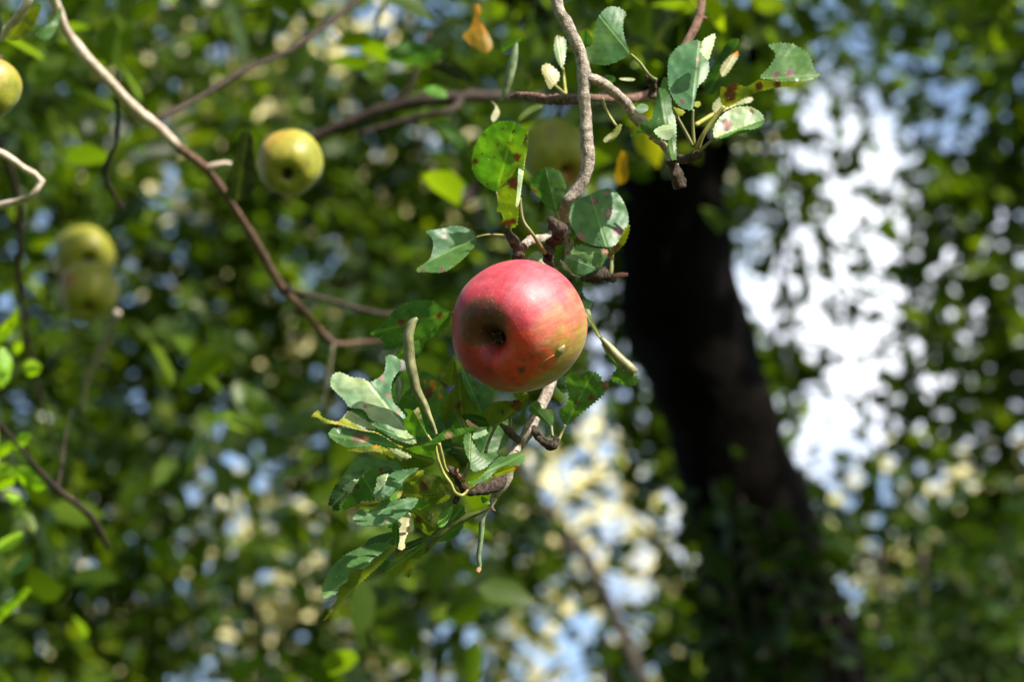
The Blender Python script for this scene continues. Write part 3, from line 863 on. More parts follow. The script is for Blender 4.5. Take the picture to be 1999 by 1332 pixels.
# foliage near: shared out to the nearest bough, the rest goes into the tree's crown mesh
close_t = {(i, j): (.38 if j < 0 else .20 if j < 3 else .08) for i in range(-4, 12) for j in range(-9, -1)}  # unseen leaves overhead, added to throw dappled shade on the pale branch
pos, sz, px, py, sh = scatter(near_t, (2.5, 4.1), .062, 7, .7)
c5 = scatter(close_t, (1.85, 2.4), .058, 6, .7)
pos, sz, px, py, sh = [np.concatenate(q) for q in zip((pos, sz, px, py, sh), c5)]
LIT = [(P(545, 300, 1.95), .030), (P(120, 40, 1.87), .025), (P(150, 92, 1.88), .03), (P(190, 135, 1.89), .025), (P(280, 225, 1.94), .028), (P(10, 150, 1.64), .04), (P(45, 330, 1.75), .04),
       (P(186, 482, 3.3), .03), (P(935, 70, 1.85), .03), (P(60, 940, 2.08), .07), (P(30, 640, 2.13), .07), (P(40, 1170, 2.05), .07), (P(430, 340, 2.0), .012), (P(620, 630, 2.28), .012)]


def sunlit(pp):
    """True where a leaf would stand in one of the sun flecks' way"""
    bad = np.zeros(len(pp), bool)
    for t_, r_ in LIT:
        rel_ = pp - np.array(t_); al = rel_ @ np.array(SUN)
        bad |= (al > .01) & (np.linalg.norm(rel_ - al[:, None] * np.array(SUN), axis=1) < r_ + .03)
    return bad


kp = ~sunlit(pos)
for ax_, ay_, ar_ in ((566, 318, 52), (173, 568, 46), (175, 480, 40), (505, 215, 62)):      # fruit hangs clear of the leaves
    kp &= np.hypot(px - ax_, py - ay_) > ar_ + 22
pos, sz, px, py, sh = pos[kp], sz[kp], px[kp], py[kp], sh[kp]
anchors = [(B_LEFT, 330, 330), (B_LEFT, 560, 560), (B_MID, 800, 220), (B_MID, 1000, 200), (B_EDGE, 60, 560), (B_LOW, 150, 1050), (B_LEFT, 450, 60)]
own = np.full(len(pos), -1)
dist = np.stack([np.hypot(px - a[1], py - a[2]) for a in anchors], 1)
inf = (py > -120) & (px > -150) & (px < 1250) & (py < 1450)
own[inf] = dist[inf].argmin(1)
# keep clear of the picked-out apples and branches
for t in (B_LEFT, B_MID, B_EDGE, B_LOW):
    sel = np.isin(own, [k for k, a in enumerate(anchors) if a[0] == t])
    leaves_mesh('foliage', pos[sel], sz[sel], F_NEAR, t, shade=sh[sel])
rest = own < 0
p2, s2, x2, y2, h2 = scatter(mid_t, (4.1, 7.2), .075, 10, .8)
f2 = scatter({(i, j): (2.6 if j < 2 else 1.3) for i in range(11, 15) for j in range(-3, 3)}, (3.7, 4.5), .075, 10, .8)
p2, s2, x2, y2, h2 = [np.concatenate(q) for q in zip((p2, s2, x2, y2, h2), f2)]
kp = ~sunlit(p2); p2, s2, h2 = p2[kp], s2[kp], h2[kp]
# unseen leaves added round the viewer to cut sky light, open towards the sun
nd = 15000
dz = rng.random(nd) * .88 + .10
da = rng.uniform(0, 2 * math.pi, nd); dr = rng.uniform(3.2, 6.0, nd)
shade_dome = np.array(CAM) + np.stack([np.cos(da) * np.sqrt(1 - dz ** 2), np.sin(da) * np.sqrt(1 - dz ** 2), dz], 1) * dr[:, None]
apw = np.array(P(700, 480, 2.0)); sv = np.array(SUN)
rel = shade_dome - apw; perp = np.linalg.norm(rel - (rel @ sv)[:, None] * sv, axis=1)
fw = (shade_dome - np.array(CAM)) @ np.array(FWD); up_ = (shade_dome - np.array(CAM)) @ np.array(UP); rt_ = (shade_dome - np.array(CAM))[:, 0]
seen = (fw > 0) & (np.abs(rt_ / np.maximum(fw, .01)) < .30) & (np.abs(up_ / np.maximum(fw, .01)) < .22)
ok_ = (perp > .95) & ~seen & ~sunlit(shade_dome)
shade_dome = shade_dome[ok_]
p2 = np.concatenate([p2, shade_dome]); s2 = np.concatenate([s2, rng.uniform(.13, .20, len(shade_dome))]); h2 = np.concatenate([h2, rng.random(len(shade_dome))])
allp = np.concatenate([pos[rest], p2]); alls = np.concatenate([sz[rest], s2]); allh = np.concatenate([sh[rest], h2])
leaves_mesh('crown', allp, alls, F_MID, apple_tree, shade=allh)  # crown mesh, with the added unseen shade leaves in it


# --- far trees
def far_tree(label, foot, top, D, r0, limbs, name='tree', mat=M_FARTRUNK):
    """foot/top photo positions of the visible stem; the stem goes on down to the ground"""
    a = P(*foot, D); b = P(*top, D)
    g = a + (a - b).normalized() * 0
    dirv = (a - b); lean = dirv.x / max(.1, -dirv.z) if dirv.z < 0 else 0
    gx = a.x + .5 * lean * a.z
    t = empty(name, (gx, a.y, 0), label, 'tree')
    pts = [(*b, r0 * .35), (*(a * .5 + b * .5), r0 * .6), (*a, r0 * .8), (gx, a.y, .6, r0 * 1.05), (gx, a.y, -.1, r0 * 1.4)]
    world_tube('trunk', pts, mat, t, per=.12, sides=12, rough=.06, freq=4)
    for (x0, y0, x1, y1, rr) in limbs:
        p, q = P(x0, y0, D), P(x1, y1, D + random.uniform(-.4, .4))
        mq = (p + q) / 2 + Vector((0, 0, .1))
        world_tube('limb', [(*p, rr), (*mq, rr * .7), (*q, rr * .3)], mat, t, per=.12, sides=8, rough=.05, freq=4)
    return t


FT = [(-400, 250, far_tree('dark leafy tree at the far left edge of the background', (60, 1250), (40, -300), 11, .022, [(55, 700, 220, 300, .03), (50, 500, -120, 100, .03)])),
      (250, 620, far_tree('dark green tree in the background behind the pale left branch', (500, 1290), (420, -300), 11, .022, [(470, 800, 300, 500, .03), (450, 500, 620, 150, .03)])),
      (620, 980, far_tree('dark green tree in the background left of the red apple', (850, 1280), (800, -300), 11, .022, [(830, 700, 680, 450, .03), (820, 500, 930, 150, .03)])),
      (980, 1330, far_tree('slanting thin-stemmed tree in the background below the red apple', (1215, 1240), (1000, 890), 9.5, .032, [(1000, 890, 930, 700, .015)])),
      (1330, 1680, far_tree('airy green tree against white sky just right of the dark trunk', (1470, 1290), (1590, -350), 11, .02, [(1530, 500, 1500, 250, .012)])),
      (1680, 1860, far_tree('slim upright tree with a thin dark stem seen against white sky', (1778, 900), (1772, 420), 11.5, .03, [(1772, 520, 1700, 380, .012), (1774, 600, 1850, 470, .012)])),
      (1860, 2900, far_tree('dark green tree filling the right edge of the background', (1960, 1280), (1985, -300), 11, .045, [(1970, 700, 1860, 450, .03), (1980, 400, 1900, 150, .03)]))]
pos, sz, px, py, sh = scatter(far_t, (10.2, 11.8), .125, 10, .68, openness)
for k, (x0, x1, t) in enumerate(FT):
    sel = (px >= x0) & (px < x1)
    leaves_mesh('crown', pos[sel], sz[sel], F_FAR, t, fine=False, shade=sh[sel])
ST = [(-500, 330, far_tree('sunlit pale yellow-green tree far behind, lower left', (150, 1600), (160, 1200), 21, .09, [])),
      (330, 700, far_tree('sunlit cream-green tree far behind, left of the lowest leaves', (520, 1600), (520, 1200), 21, .09, [])),
      (700, 1080, far_tree('sunlit pale tree far behind, straight below the red apple', (900, 1600), (890, 1200), 22, .09, [])),
      (1080, 1420, far_tree('brightest cream-yellow sunlit tree far behind, left of the trunk foot', (1190, 1600), (1180, 1200), 20, .09, [])),
      (1420, 3000, far_tree('sunlit yellow-green tree far behind, lower right of the trunk', (1700, 1600), (1690, 1300), 20, .09, []))]
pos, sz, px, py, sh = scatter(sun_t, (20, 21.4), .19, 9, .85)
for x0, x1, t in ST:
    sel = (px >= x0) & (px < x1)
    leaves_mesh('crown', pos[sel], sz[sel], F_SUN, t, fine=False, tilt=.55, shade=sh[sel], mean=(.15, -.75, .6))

# shrub in the lower right corner
shrub = empty('shrub', P(1800, 1700, 8) * 1, 'tall dark green bush filling the lower right corner', 'bush')
shrub.location.z = 0
pos, sz, px, py, sh = scatter(shrub_t, (6.6, 8.4), .085, 8, .7)
leaves_mesh('foliage', pos, sz, F_SHRUB, shrub, shade=sh)
for k in range(7):
    b = shrub.location + Vector((random.uniform(-.3, .3), random.uniform(-.3, .3), 0)); e = P(1480 + 80 * k, 1080 + random.uniform(-60, 120), 7.5)
    world_tube('stem', [(*b, .03), (*((b + e) / 2 + Vector((0, 0, .3))), .02), (*e, .008)], M_FARTRUNK, shrub, per=.15, sides=7)

# creeper on the trunk
ivy = empty('climbing_plant', (bp_[0] + .2, bp_[1] - .25, 0), 'dark green creeper climbing the foot of the black trunk', 'climber')
iv_px = np.concatenate([rng.normal(1410, 24, 16), rng.normal(1455, 45, 30), rng.normal(1500, 70, 80), rng.normal(1560, 36, 34)])
iv_py = np.concatenate([rng.normal(970, 35, 16), rng.normal(1110, 60, 30), rng.normal(1270, 60, 80), rng.normal(1170, 80, 34)])
iv = Pnp(iv_px, iv_py, rng.uniform(4.45, 4.75, len(iv_px)))
leaves_mesh('foliage', iv, rng.uniform(.05, .085, len(iv)), F_IVY, ivy)
for k in range(5):
    x = 1400 + 45 * k
    ptube('stem', [(x, 940 + 30 * k, 4.72, 5), (x + 25, 1090, 4.72, 6), (x + 30, 1240, 4.7, 7), (x + 50, 1420, 4.68, 8), (1560 + 10 * k, 2200, 4.6, 9)], M_FARTRUNK, ivy, per=.05, sides=7)

# ------------------------------------------------------------------ distant and edge apples
def green_apple(label, px_, py_, rp, D, axis, colf, lob=.02, stalk=None):
    C = P(px_, py_, D); rad = rp * D / FPX
    t = empty('apple', C, label, 'apple', 'apples on the tree')
    a = cam_dir(Vector(axis).normalized())
    link('fruit', apple_mesh('fruit', C, rad, a, colf, lob, 64, 3), M_APPLE, t)
    sp_ = []
    bm = bmesh.new()
    for k in range(5):
        an = k * 1.2566
        x = RT - a * RT.dot(a); x.normalize(); y = a.cross(x)
        d = x * math.cos(an) + y * math.sin(an)
        q = C + a * rad * .70
        v = [bm.verts.new(q + d * rad * .02 + y * 0), bm.verts.new(q + (d * .10 + d.cross(a) * .05) * rad), bm.verts.new(q + d * rad * .15 + a * rad * .10), bm.verts.new(q + (d * .10 - d.cross(a) * .05) * rad)]
        bm.faces.new(v)
    me = bpy.data.meshes.new('calyx'); bm.to_mesh(me); bm.free(); link('calyx', me, M_CALYX, t)
    q = C - a * rad * .56
    e = C - a * rad * 1.05 + UP * rad * .3
    world_tube('stalk', [(*q, rad * .045), (*((q + e) / 2 + UP * rad * .03), rad * .04), (*e, rad * .055)], M_TWIG, t, per=.003, sides=8)
    return t


green_apple('yellow-green apple with an orange flush and a dark wormhole, hanging under the dark bough', 566, 318, 64, 1.98, (.0, -.45, .85), green_colour(1, (-.75, .6, .3), (-.03, -.44)))
green_apple('dull green-yellow apple half hidden behind the big spotted leaf and main branch', 1084, 300, 68, 2.55, (.35, -.6, .7), green_colour(2, (.2, -.9, .3), None, ((-.2, .4, .12), (.45, -.62, .3))))
green_apple('lower green apple of the blurred pair at the left, with a brown cheek', 173, 568, 57, 3.1, (.1, -.7, .7), green_colour(3, (-.9, .1, .2), None, ((-.55, .35, .35),)))
green_apple('upper green apple of the blurred pair at the left, catching a small sun fleck', 164, 500, 60, 3.35, (.3, -.2, .9), green_colour(4, (-.9, -.3, -.3)))
green_apple('pale green apple cut off by the left edge near the top corner', -18, 172, 58, 1.66, (-.2, -.75, .5), green_colour(5, (.1, .9, .3)))

# ------------------------------------------------------------------ bright leaves at the left edge
shoot = empty('leafy_shoot', P(-40, 1200, 2.10), 'glowing yellow-green young leaves on a thin shoot at the lower left edge', 'shoot')
ptube('stem', [(-90, 1500, 2.14, 5), (-60, 1200, 2.11, 4), (-25, 1040, 2.10, 3.5), (-5, 900, 2.11, 3), (-15, 740, 2.14, 3), (-8, 600, 2.16, 2)], M_PET, shoot, per=.01, sides=8)
for (rg, pl, b, tp, D, kk, ti) in (
        ('M', [(-60, 700), (0, 560), (60, 520), (100, 440), (108, 500), (90, 580), (40, 625), (0, 660)], (-60, 700), (105, 440), 2.14, -.5, 'neon'),
        ('M', [(0, 670), (40, 700), (75, 760), (50, 870), (0, 920), (-40, 800)], (-40, 680), (50, 870), 2.16, .6, 'neon'),
        ('N', [(95, 80), (150, 85), (230, 150), (272, 215), (200, 235), (130, 195), (90, 140)], (90, 90), (272, 218), 2.06, -.5, 'neon'),
        ('N', [(-40, 80), (40, 70), (95, 120), (80, 190), (20, 225), (-40, 215)], (-40, 150), (95, 140), 2.09, -.5, 'neon'),
        ('N', [(-60, 960), (0, 880), (70, 820), (150, 755), (180, 780), (110, 860), (20, 940), (-50, 1010)], (-60, 1000), (180, 765), 2.04, -.5, 'neon'),
        ('N', [(-40, 520), (40, 480), (120, 450), (140, 480), (70, 545), (-10, 575)], (-40, 550), (140, 460), 2.09, .5, 'neon'),
        ('M', [(-40, 1230), (70, 1195), (75, 1240), (30, 1290), (-40, 1310)], (-40, 1270), (75, 1210), 2.08, -.5, 'neon'),
        ('M', [(75, 1240), (100, 1170), (150, 1150), (180, 1165), (150, 1220), (100, 1260)], (75, 1250), (182, 1160), 2.08, -.5, 'neon'),
        ('N', [(20, 230), (90, 240), (145, 280), (120, 320), (60, 300)], (20, 235), (145, 300), 2.10, .5, 'neon'),
        ('M', [(70, 660), (120, 640), (130, 690), (90, 730), (60, 710)], (60, 710), (130, 650), 2.15, -.5, 'neon'),
        ('N', [(60, 650), (130, 590), (185, 570), (170, 620), (110, 680), (60, 700)], (60, 690), (185, 570), 2.16, .3, 'green'),
        ('M', [(120, 780), (170, 740), (240, 780), (220, 830), (150, 850)], (120, 800), (240, 800), 2.22, -.4, 'neon'),
        ('N', [(120, 340), (170, 350), (210, 420), (190, 470), (150, 430)], (120, 340), (200, 470), 2.22, .5, 'olive')):
    leaf(shoot, rg, pl, b, tp, D, k=kk, tint=ti, tooth=.4)

for (cx_, cy_, cd_, n_) in ((1084, 300, 2.55, 60), (160, 560, 3.1, 12)):  # clumps added towards the sun to shade these apples
    c_ = np.array(P(cx_, cy_, cd_)); al_ = rng.uniform(.08, .26, n_)
    leaves_mesh('foliage', c_ + al_[:, None] * np.array(SUN) + rng.normal(size=(n_, 3)) * .028, rng.uniform(.04, .065, n_), F_NEAR, B_MID if cx_ > 800 else B_EDGE)

# single leaves that hang on the blurred boughs
leaf(B_MID, 'K', [(1080, 30), (1112, 15), (1132, 60), (1112, 120), (1160, 180), (1212, 300), (1165, 350), (1100, 320), (1050, 285), (1000, 230), (1050, 190), (1085, 120)], (1112, 15), (1180, 340), 1.85, k=.5, tint='gold', tooth=.3)
leaf(B_MID, 'B', [(550, 1200), (528, 1150), (545, 1090), (550, 1030), (580, 968), (612, 1000), (615, 1080), (628, 1140), (600, 1195)], (590, 970), (570, 1200), 1.9, k=-.6, tint='gold', tooth=.3)
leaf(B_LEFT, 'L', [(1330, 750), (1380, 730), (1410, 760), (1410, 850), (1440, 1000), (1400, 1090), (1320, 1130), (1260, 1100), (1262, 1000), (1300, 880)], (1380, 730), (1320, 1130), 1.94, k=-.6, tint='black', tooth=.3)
leaf(B_MID, 'K', [(480, 360), (560, 290), (680, 260), (800, 290), (890, 335), (820, 400), (700, 425), (560, 400)], (480, 360), (890, 340), 2.25, k=-.5, tint='green', tooth=.3)
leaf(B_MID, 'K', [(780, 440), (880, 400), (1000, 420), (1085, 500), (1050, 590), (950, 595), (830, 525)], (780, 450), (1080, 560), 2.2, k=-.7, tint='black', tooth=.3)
leaf(B_MID, 'K', [(740, 570), (830, 550), (900, 590), (920, 630), (860, 640), (800, 625)], (740, 580), (920, 630), 2.1, k=.6, tint='lime', tooth=.3)
leaf(B_MID, 'K', [(1230, 690), (1180, 640), (1240, 690), (1255, 740), (1210, 800), (1190, 760)], (1180, 640), (1210, 800), 1.6, k=.6, tint='pale', tooth=.3)
leaf(B_MID, 'K', [(1380, 790), (1360, 770), (1430, 700), (1510, 670), (1540, 690), (1450, 730)], (1540, 680), (1370, 785), 1.65, k=.3, tint='olive', tooth=.3)
leaf(B_MID, 'K', [(820, 780), (950, 800), (1000, 870), (1035, 880), (1020, 960), (980, 990), (900, 880)], (820, 780), (1000, 990), 2.2, k=-.4, tint='green', tooth=.3)
roll(B_MID, 'K', [(1360, 275, 10), (1340, 380, 30), (1310, 520, 28), (1285, 600, 20), (1260, 650, 8)], 'grey', D=1.56)
leaf(B_MID, 'K', [(1255, 300), (1290, 260), (1360, 255), (1400, 240), (1390, 265), (1320, 300), (1265, 340)], (1400, 245), (1260, 320), 1.6, k=-.4, tint='lime', tooth=.3)
leaf(CORNER, 'L', [(190, 190), (240, 150), (300, 120), (330, 30), (350, 60), (300, 190), (260, 230), (230, 215)], (335, 40), (220, 210), 1.75, k=.4, tint='green', tooth=.3)
leaf(CORNER, 'L', [(0, 60), (60, 80), (110, 110), (180, 30), (240, 20), (200, 130), (110, 230), (40, 220), (20, 150)], (180, 30), (40, 225), 1.70, k=-.5, tint='olive', tooth=.3)

# ------------------------------------------------------------------ the fruiting branch in focus
AB = empty('fruiting_branch', P(1080, -200, 1.42), 'knobbly grey apple branch with bitten, spotted leaves that carries the red apple', 'branch')
br = lambda nm, pts, mat, **kw: ptube(nm, pts, mat, AB, **kw)
# main stem, down behind the apple to the low leaves
br('stem', [(1000, -420, 1.46, 17), (1040, -180, 1.44, 15), (1086, 0, 1.43, 12), (1102, 38, 1.43, 12), (1122, 78, 1.43, 12), (1137, 116, 1.43, 12), (1141, 150, 1.43, 13.5), (1140, 182, 1.43, 12), (1143, 226, 1.43, 12), (1144, 270, 1.43, 13), (1148, 310, 1.43, 13.5), (1141, 345, 1.43, 13), (1126, 372, 1.43, 11.5), (1106, 395, 1.43, 11), (1100, 415, 1.44, 12), (1103, 440, 1.45, 10), (1112, 480, 1.45, 9), (1106, 540, 1.46, 10), (1092, 620, 1.46, 10), (1085, 700, 1.44, 10), (1072, 757, 1.42, 11), (1052, 800, 1.41, 11), (1032, 842, 1.40, 11.5), (1010, 875, 1.40, 11), (995, 905, 1.39, 12), (988, 930, 1.39, 13.5), (975, 952, 1.39, 13), (966, 968, 1.39, 8), (958, 990, 1.39, 5), (967, 999, 1.39, 2)],
   M_BARK, per=.0022, sides=16, rough=.11, rings=.045, freq=170)
br('spur', [(986, 930, 1.39, 11), (972, 945, 1.385, 14), (955, 952, 1.38, 13.5), (938, 955, 1.375, 13), (922, 960, 1.37, 10), (905, 958, 1.365, 9)], M_SPUR, per=.0016, sides=14, rough=.14, rings=.16, freq=260)
br('fork', [(1143, 152, 1.43, 11), (1168, 158, 1.43, 11.5), (1196, 177, 1.435, 11), (1220, 200, 1.44, 11), (1246, 232, 1.445, 12), (1280, 265, 1.45, 11), (1302, 288, 1.455, 9.5), (1312, 318, 1.455, 10.5), (1320, 340, 1.455, 12), (1328, 366, 1.455, 12)], M_BARK, per=.0022, sides=14, rough=.11, rings=.05, freq=170)
br('spur', [(1310, 312, 1.45, 11.5), (1318, 335, 1.45, 13), (1325, 352, 1.45, 14), (1329, 367, 1.45, 12)], M_SPUR, per=.0014, sides=14, rough=.16, rings=.14, freq=260)
br('spur', [(1312, 305, 1.45, 7), (1330, 310, 1.44, 8), (1345, 309, 1.43, 9), (1358, 303, 1.425, 10), (1371, 298, 1.42, 6)], M_SPUR, per=.0014, sides=12, rough=.2, rings=.2, freq=300)
br('spur', [(1104, 455, 1.45, 9), (1085, 458, 1.44, 9), (1060, 466, 1.43, 9), (1035, 470, 1.42, 10), (1022, 482, 1.415, 9)], M_BARK, per=.0016, sides=12, rough=.14, rings=.08, freq=240)
br('spur', [(992, 450, 1.41, 6), (997, 462, 1.41, 10), (1006, 475, 1.41, 11), (1013, 488, 1.41, 11.5), (1013, 502, 1.41, 13), (1015, 520, 1.42, 11)], M_SPUR, per=.0014, sides=14, rough=.18, rings=.16, freq=280)
br('spur', [(1076, 428, 1.415, 7), (1082, 438, 1.412, 13), (1092, 450, 1.412, 15), (1090, 463, 1.415, 13), (1076, 475, 1.42, 11), (1073, 488, 1.42, 10), (1070, 500, 1.42, 10), (1066, 508, 1.425, 7)], M_SPUR, per=.0014, sides=14, rough=.18, rings=.15, freq=280)
br('twig', [(1000, 188, 1.50, 5), (1020, 186, 1.49, 8), (1045, 190, 1.48, 9), (1072, 194, 1.47, 9.5), (1098, 193, 1.46, 10), (1122, 195, 1.45, 9), (1138, 192, 1.44, 7)], M_TWIG, per=.0016, sides=12, rough=.18, rings=.14, freq=260)
br('twig', [(1150, 190, 1.47, 7), (1190, 192, 1.54, 8), (1230, 192, 1.58, 9), (1262, 187, 1.6, 11), (1278, 182, 1.6, 8)], M_TWIG, per=.002, sides=10, rough=.1, freq=200)
br('spur', [(1268, 190, 1.47, 6), (1275, 170, 1.47, 8), (1268, 152, 1.46, 9), (1280, 160, 1.46, 6)], M_SPUR, per=.0014, sides=10, rough=.2, rings=.2, freq=280)
br('spur', [(1110, 530, 1.46, 7), (1140, 545, 1.45, 6), (1165, 542, 1.44, 9), (1180, 536, 1.44, 11), (1195, 545, 1.44, 8), (1200, 552, 1.44, 4)], M_SPUR, per=.0014, sides=12, rough=.25, rings=.2, freq=300)
br('bud', [(1196, 540, 1.44, 3), (1210, 537, 1.44, 5), (1226, 536, 1.44, 3.5)], M_BUD, per=.0014, sides=8, rough=.1)
br('spur', [(1042, 838, 1.40, 8), (1052, 855, 1.39, 8), (1064, 865, 1.385, 8), (1075, 872, 1.38, 10), (1084, 865, 1.38, 8), (1088, 855, 1.38, 6)], M_SPUR, per=.0014, sides=12, rough=.15, rings=.15, freq=260)
br('spur', [(1018, 862, 1.40, 8), (1006, 855, 1.395, 7), (996, 845, 1.39, 8), (986, 836, 1.385, 6), (978, 830, 1.38, 3)], M_SPUR, per=.0014, sides=12, rough=.15, rings=.15, freq=260)
br('bud', [(1268, 272, 1.42, 3), (1276, 262, 1.42, 6), (1281, 254, 1.42, 4)], M_BUD, per=.0014, sides=8)
br('spur', [(905, 955, 1.365, 8), (898, 942, 1.362, 9), (893, 930, 1.36, 9), (884, 922, 1.358, 9), (876, 914, 1.356, 7)], M_SPUR, per=.0013, sides=12, rough=.25, rings=.2, freq=320)
br('spur', [(888, 960, 1.365, 4), (893, 972, 1.37, 7), (886, 984, 1.37, 4)], M_SPUR, per=.0013, sides=10, rough=.25, rings=.2, freq=320)
for (x, y, d, a) in ((890, 922, 1.352, 0), (897, 931, 1.352, 1), (907, 938, 1.354, 2), (903, 948, 1.354, 3), (893, 958, 1.354, 4), (909, 951, 1.354, 5)):
    br('bud_scale', [(x, y + 4, d, 2), (x + 2 * math.cos(a * 2), y, d - .002, 4.0), (x + 4 * math.cos(a * 2), y - 6, d - .003, 1)], M_BUD, per=.001, sides=7, rough=.2, flat=.6)
# thick yellow leaf stalks of the low spur
YP = [[(850, 872, 1.345), (856, 900, 1.345), (866, 925, 1.345), (880, 945, 1.345), (888, 962, 1.346), (902, 968, 1.35), (914, 958, 1.352)],
      [(857, 866, 1.348), (863, 890, 1.35), (868, 912, 1.352), (874, 922, 1.354)]]
for y_ in YP:
    br('stalk', [(a[0], a[1], a[2], 3.3) for a in y_], M_PET, per=.0016, sides=10, rough=.04)
br('stalk', [(914, 962, 1.352, 3.0), (924, 952, 1.35, 3.2), (934, 944, 1.35, 2.6)], M_PET, per=.0016, sides=8, rough=.04)

Lf = lambda *a, **k: leaf(AB, *a, **k)
# ---- leaves of the upper cluster
Lf('A', [(700, 650), (620, 612), (550, 545), (520, 470), (523, 390), (545, 300), (600, 210), (690, 140), (780, 130), (840, 138), (862, 175), (905, 198), (928, 178), (925, 300), (900, 420), (860, 480), (800, 560), (735, 620)],
   (700, 655), (835, 135), 1.425, k=-.55, fold=.15, tint='lime', spots=[(545, 425, 24, BROWN), (825, 212, 12, DARK), (710, 300, 8, BROWN), (690, 395, 7, BROWN), (635, 585, 8, BROWN), (740, 185, 7, BROWN), (600, 370, 5, BROWN)],
   pet=[(700, 645), (715, 730), (755, 835), (775, 905, 1.415)], petr=2.0)
Lf('A', [(770, 278), (830, 290), (880, 310), (892, 290), (930, 180), (932, 280), (905, 430), (880, 620), (862, 760), (850, 890), (800, 915), (712, 875), (760, 840), (735, 795), (695, 790), (715, 740), (705, 650), (730, 600), (735, 530), (790, 510), (840, 420), (800, 350)],
   (865, 790), (930, 180), 1.405, k=-.5, fold=.4, tint='ygreen', spots=[(828, 585, 48, BROWN), (840, 395, 34, BROWN), (893, 250, 42, PURP), (770, 880, 38, BROWN), (825, 860, 24, BROWN)],
   pet=[(868, 690), (890, 850), (960, 950), (1050, 1090, 1.415)], petr=3.6, tooth=1.4)
Lf('A', [(890, 420), (925, 300), (905, 440), (880, 620), (862, 750), (835, 760), (850, 640), (855, 540), (860, 450)], (862, 750), (920, 300), 1.398, k=.2, kx=.8, fold=.1, tint='grey', tooth=.4)
Lf('A', [(1140, 800), (1080, 760), (1010, 700), (955, 640), (940, 570), (975, 505), (1040, 475), (1085, 460), (1130, 490), (1150, 480), (1180, 530), (1205, 600), (1205, 660), (1170, 725)],
   (1135, 800), (1050, 470), 1.43, k=-.2, fold=.25, tint='green', spots=[(965, 640, 22, PINK), (1130, 630, 11, DARK), (1075, 650, 7, PINK), (1170, 660, 8, BROWN)], pet=[(1135, 790), (1150, 850, 1.43)], petr=2.4)
Lf('A', [(1500, 1045), (1400, 1035), (1340, 1010), (1290, 985), (1240, 900), (1225, 830), (1240, 740), (1290, 690), (1350, 675), (1420, 640), (1500, 612), (1560, 635), (1610, 700), (1650, 790), (1655, 880), (1620, 950), (1590, 1000), (1545, 1040)],
   (1500, 1045), (1380, 660), 1.445, k=.65, fold=.2, tint='blue', spots=[(1405, 715, 28, PURP), (1405, 715, 18, PINK), (1510, 805, 30, PURP), (1510, 805, 20, PINK), (1490, 660, 16, PINK), (1310, 975, 34, PINK), (1575, 932, 44, PURP), (1330, 795, 12, PINK), (1437, 985, 10, DARK)],
   pet=[(1500, 1040), (1530, 1100), (1530, 1200, 1.44), (1520, 1260, 1.44)], petr=4.5, tooth=.6)
Lf('A', [(1665, 868), (1660, 930), (1630, 1020), (1560, 1090), (1490, 1142), (1510, 1080), (1570, 1030), (1590, 980), (1620, 920)], (1490, 1140), (1665, 870), 1.425, k=-.5, fold=.2, tint='olive', spots=[(1560, 1040, 40, BROWN), (1520, 1100, 30, BROWN)])
Lf('A', [(1225, 1090), (1260, 1045), (1310, 1025), (1400, 1050), (1500, 1060), (1512, 1080), (1480, 1145), (1450, 1207), (1420, 1195), (1340, 1130), (1280, 1105)], (1225, 1090), (1510, 1075), 1.418, k=.6, fold=.2, tint='green', spots=[(1300, 1105, 14, BROWN), (1480, 1075, 26, PINK)])
Lf('A', [(1200, 1110), (1220, 1095), (1290, 1110), (1340, 1135), (1420, 1195), (1400, 1222), (1330, 1250), (1270, 1240), (1215, 1190)], (1420, 1195), (1205, 1110), 1.43, k=.5, tint='blue')
Lf('A', [(1130, 1050), (1200, 960), (1260, 940), (1282, 970), (1250, 1020), (1190, 1075), (1150, 1082)], (1135, 1070), (1282, 955), 1.45, k=-.3, tint='lime')
Lf('A', [(555, 978), (520, 930), (460, 895), (390, 887), (330, 905), (270, 915), (178, 928), (225, 965), (245, 1010), (240, 1060), (218, 1140), (130, 1195), (112, 1225), (190, 1225), (290, 1233), (350, 1215), (430, 1160), (500, 1090), (550, 1030)],
   (553, 978), (160, 1170), 1.40, k=.9, fold=-.5, tint='green', tint2='blue', spots=[(165, 1215, 20, PURP), (310, 1222, 26, PURP), (320, 970, 18, PINK)], pet=[(545, 978), (640, 955), (765, 960, 1.41)], petr=2.2)
Lf('A', [(905, 1150), (950, 1090), (1000, 1070), (1050, 1120), (1075, 1185), (1000, 1200)], (1075, 1180), (950, 1090), 1.44, k=.4, tint='grey')
# ---- top right cluster
Lf('B', [(520, 35), (570, 50), (615, 85), (590, 120), (585, 200), (610, 290), (640, 350), (560, 395), (480, 425), (400, 415), (340, 395), (268, 405), (280, 370), (340, 310), (390, 290), (395, 200), (405, 150), (440, 85), (480, 45)],
   (640, 350), (430, 90), 1.44, k=.5, fold=.25, tint='green', tint2='blue', spots=[(310, 360, 22, PURP)], pet=[(635, 350), (700, 410), (760, 490), (800, 515, 1.46)], petr=2.8)
Lf('B', [(310, 230), (330, 185), (385, 235), (380, 280), (340, 300), (315, 270)], (350, 300), (330, 185), 1.47, k=-.5, tint='lime')
Lf('B', [(50, 440), (90, 405), (130, 430), (180, 480), (170, 520), (140, 550), (110, 590), (85, 530)], (140, 550), (60, 440), 1.50, k=.6, tint='pale', pet=[(135, 545), (210, 608, 1.48)], petr=2.5, petmat=M_PET)
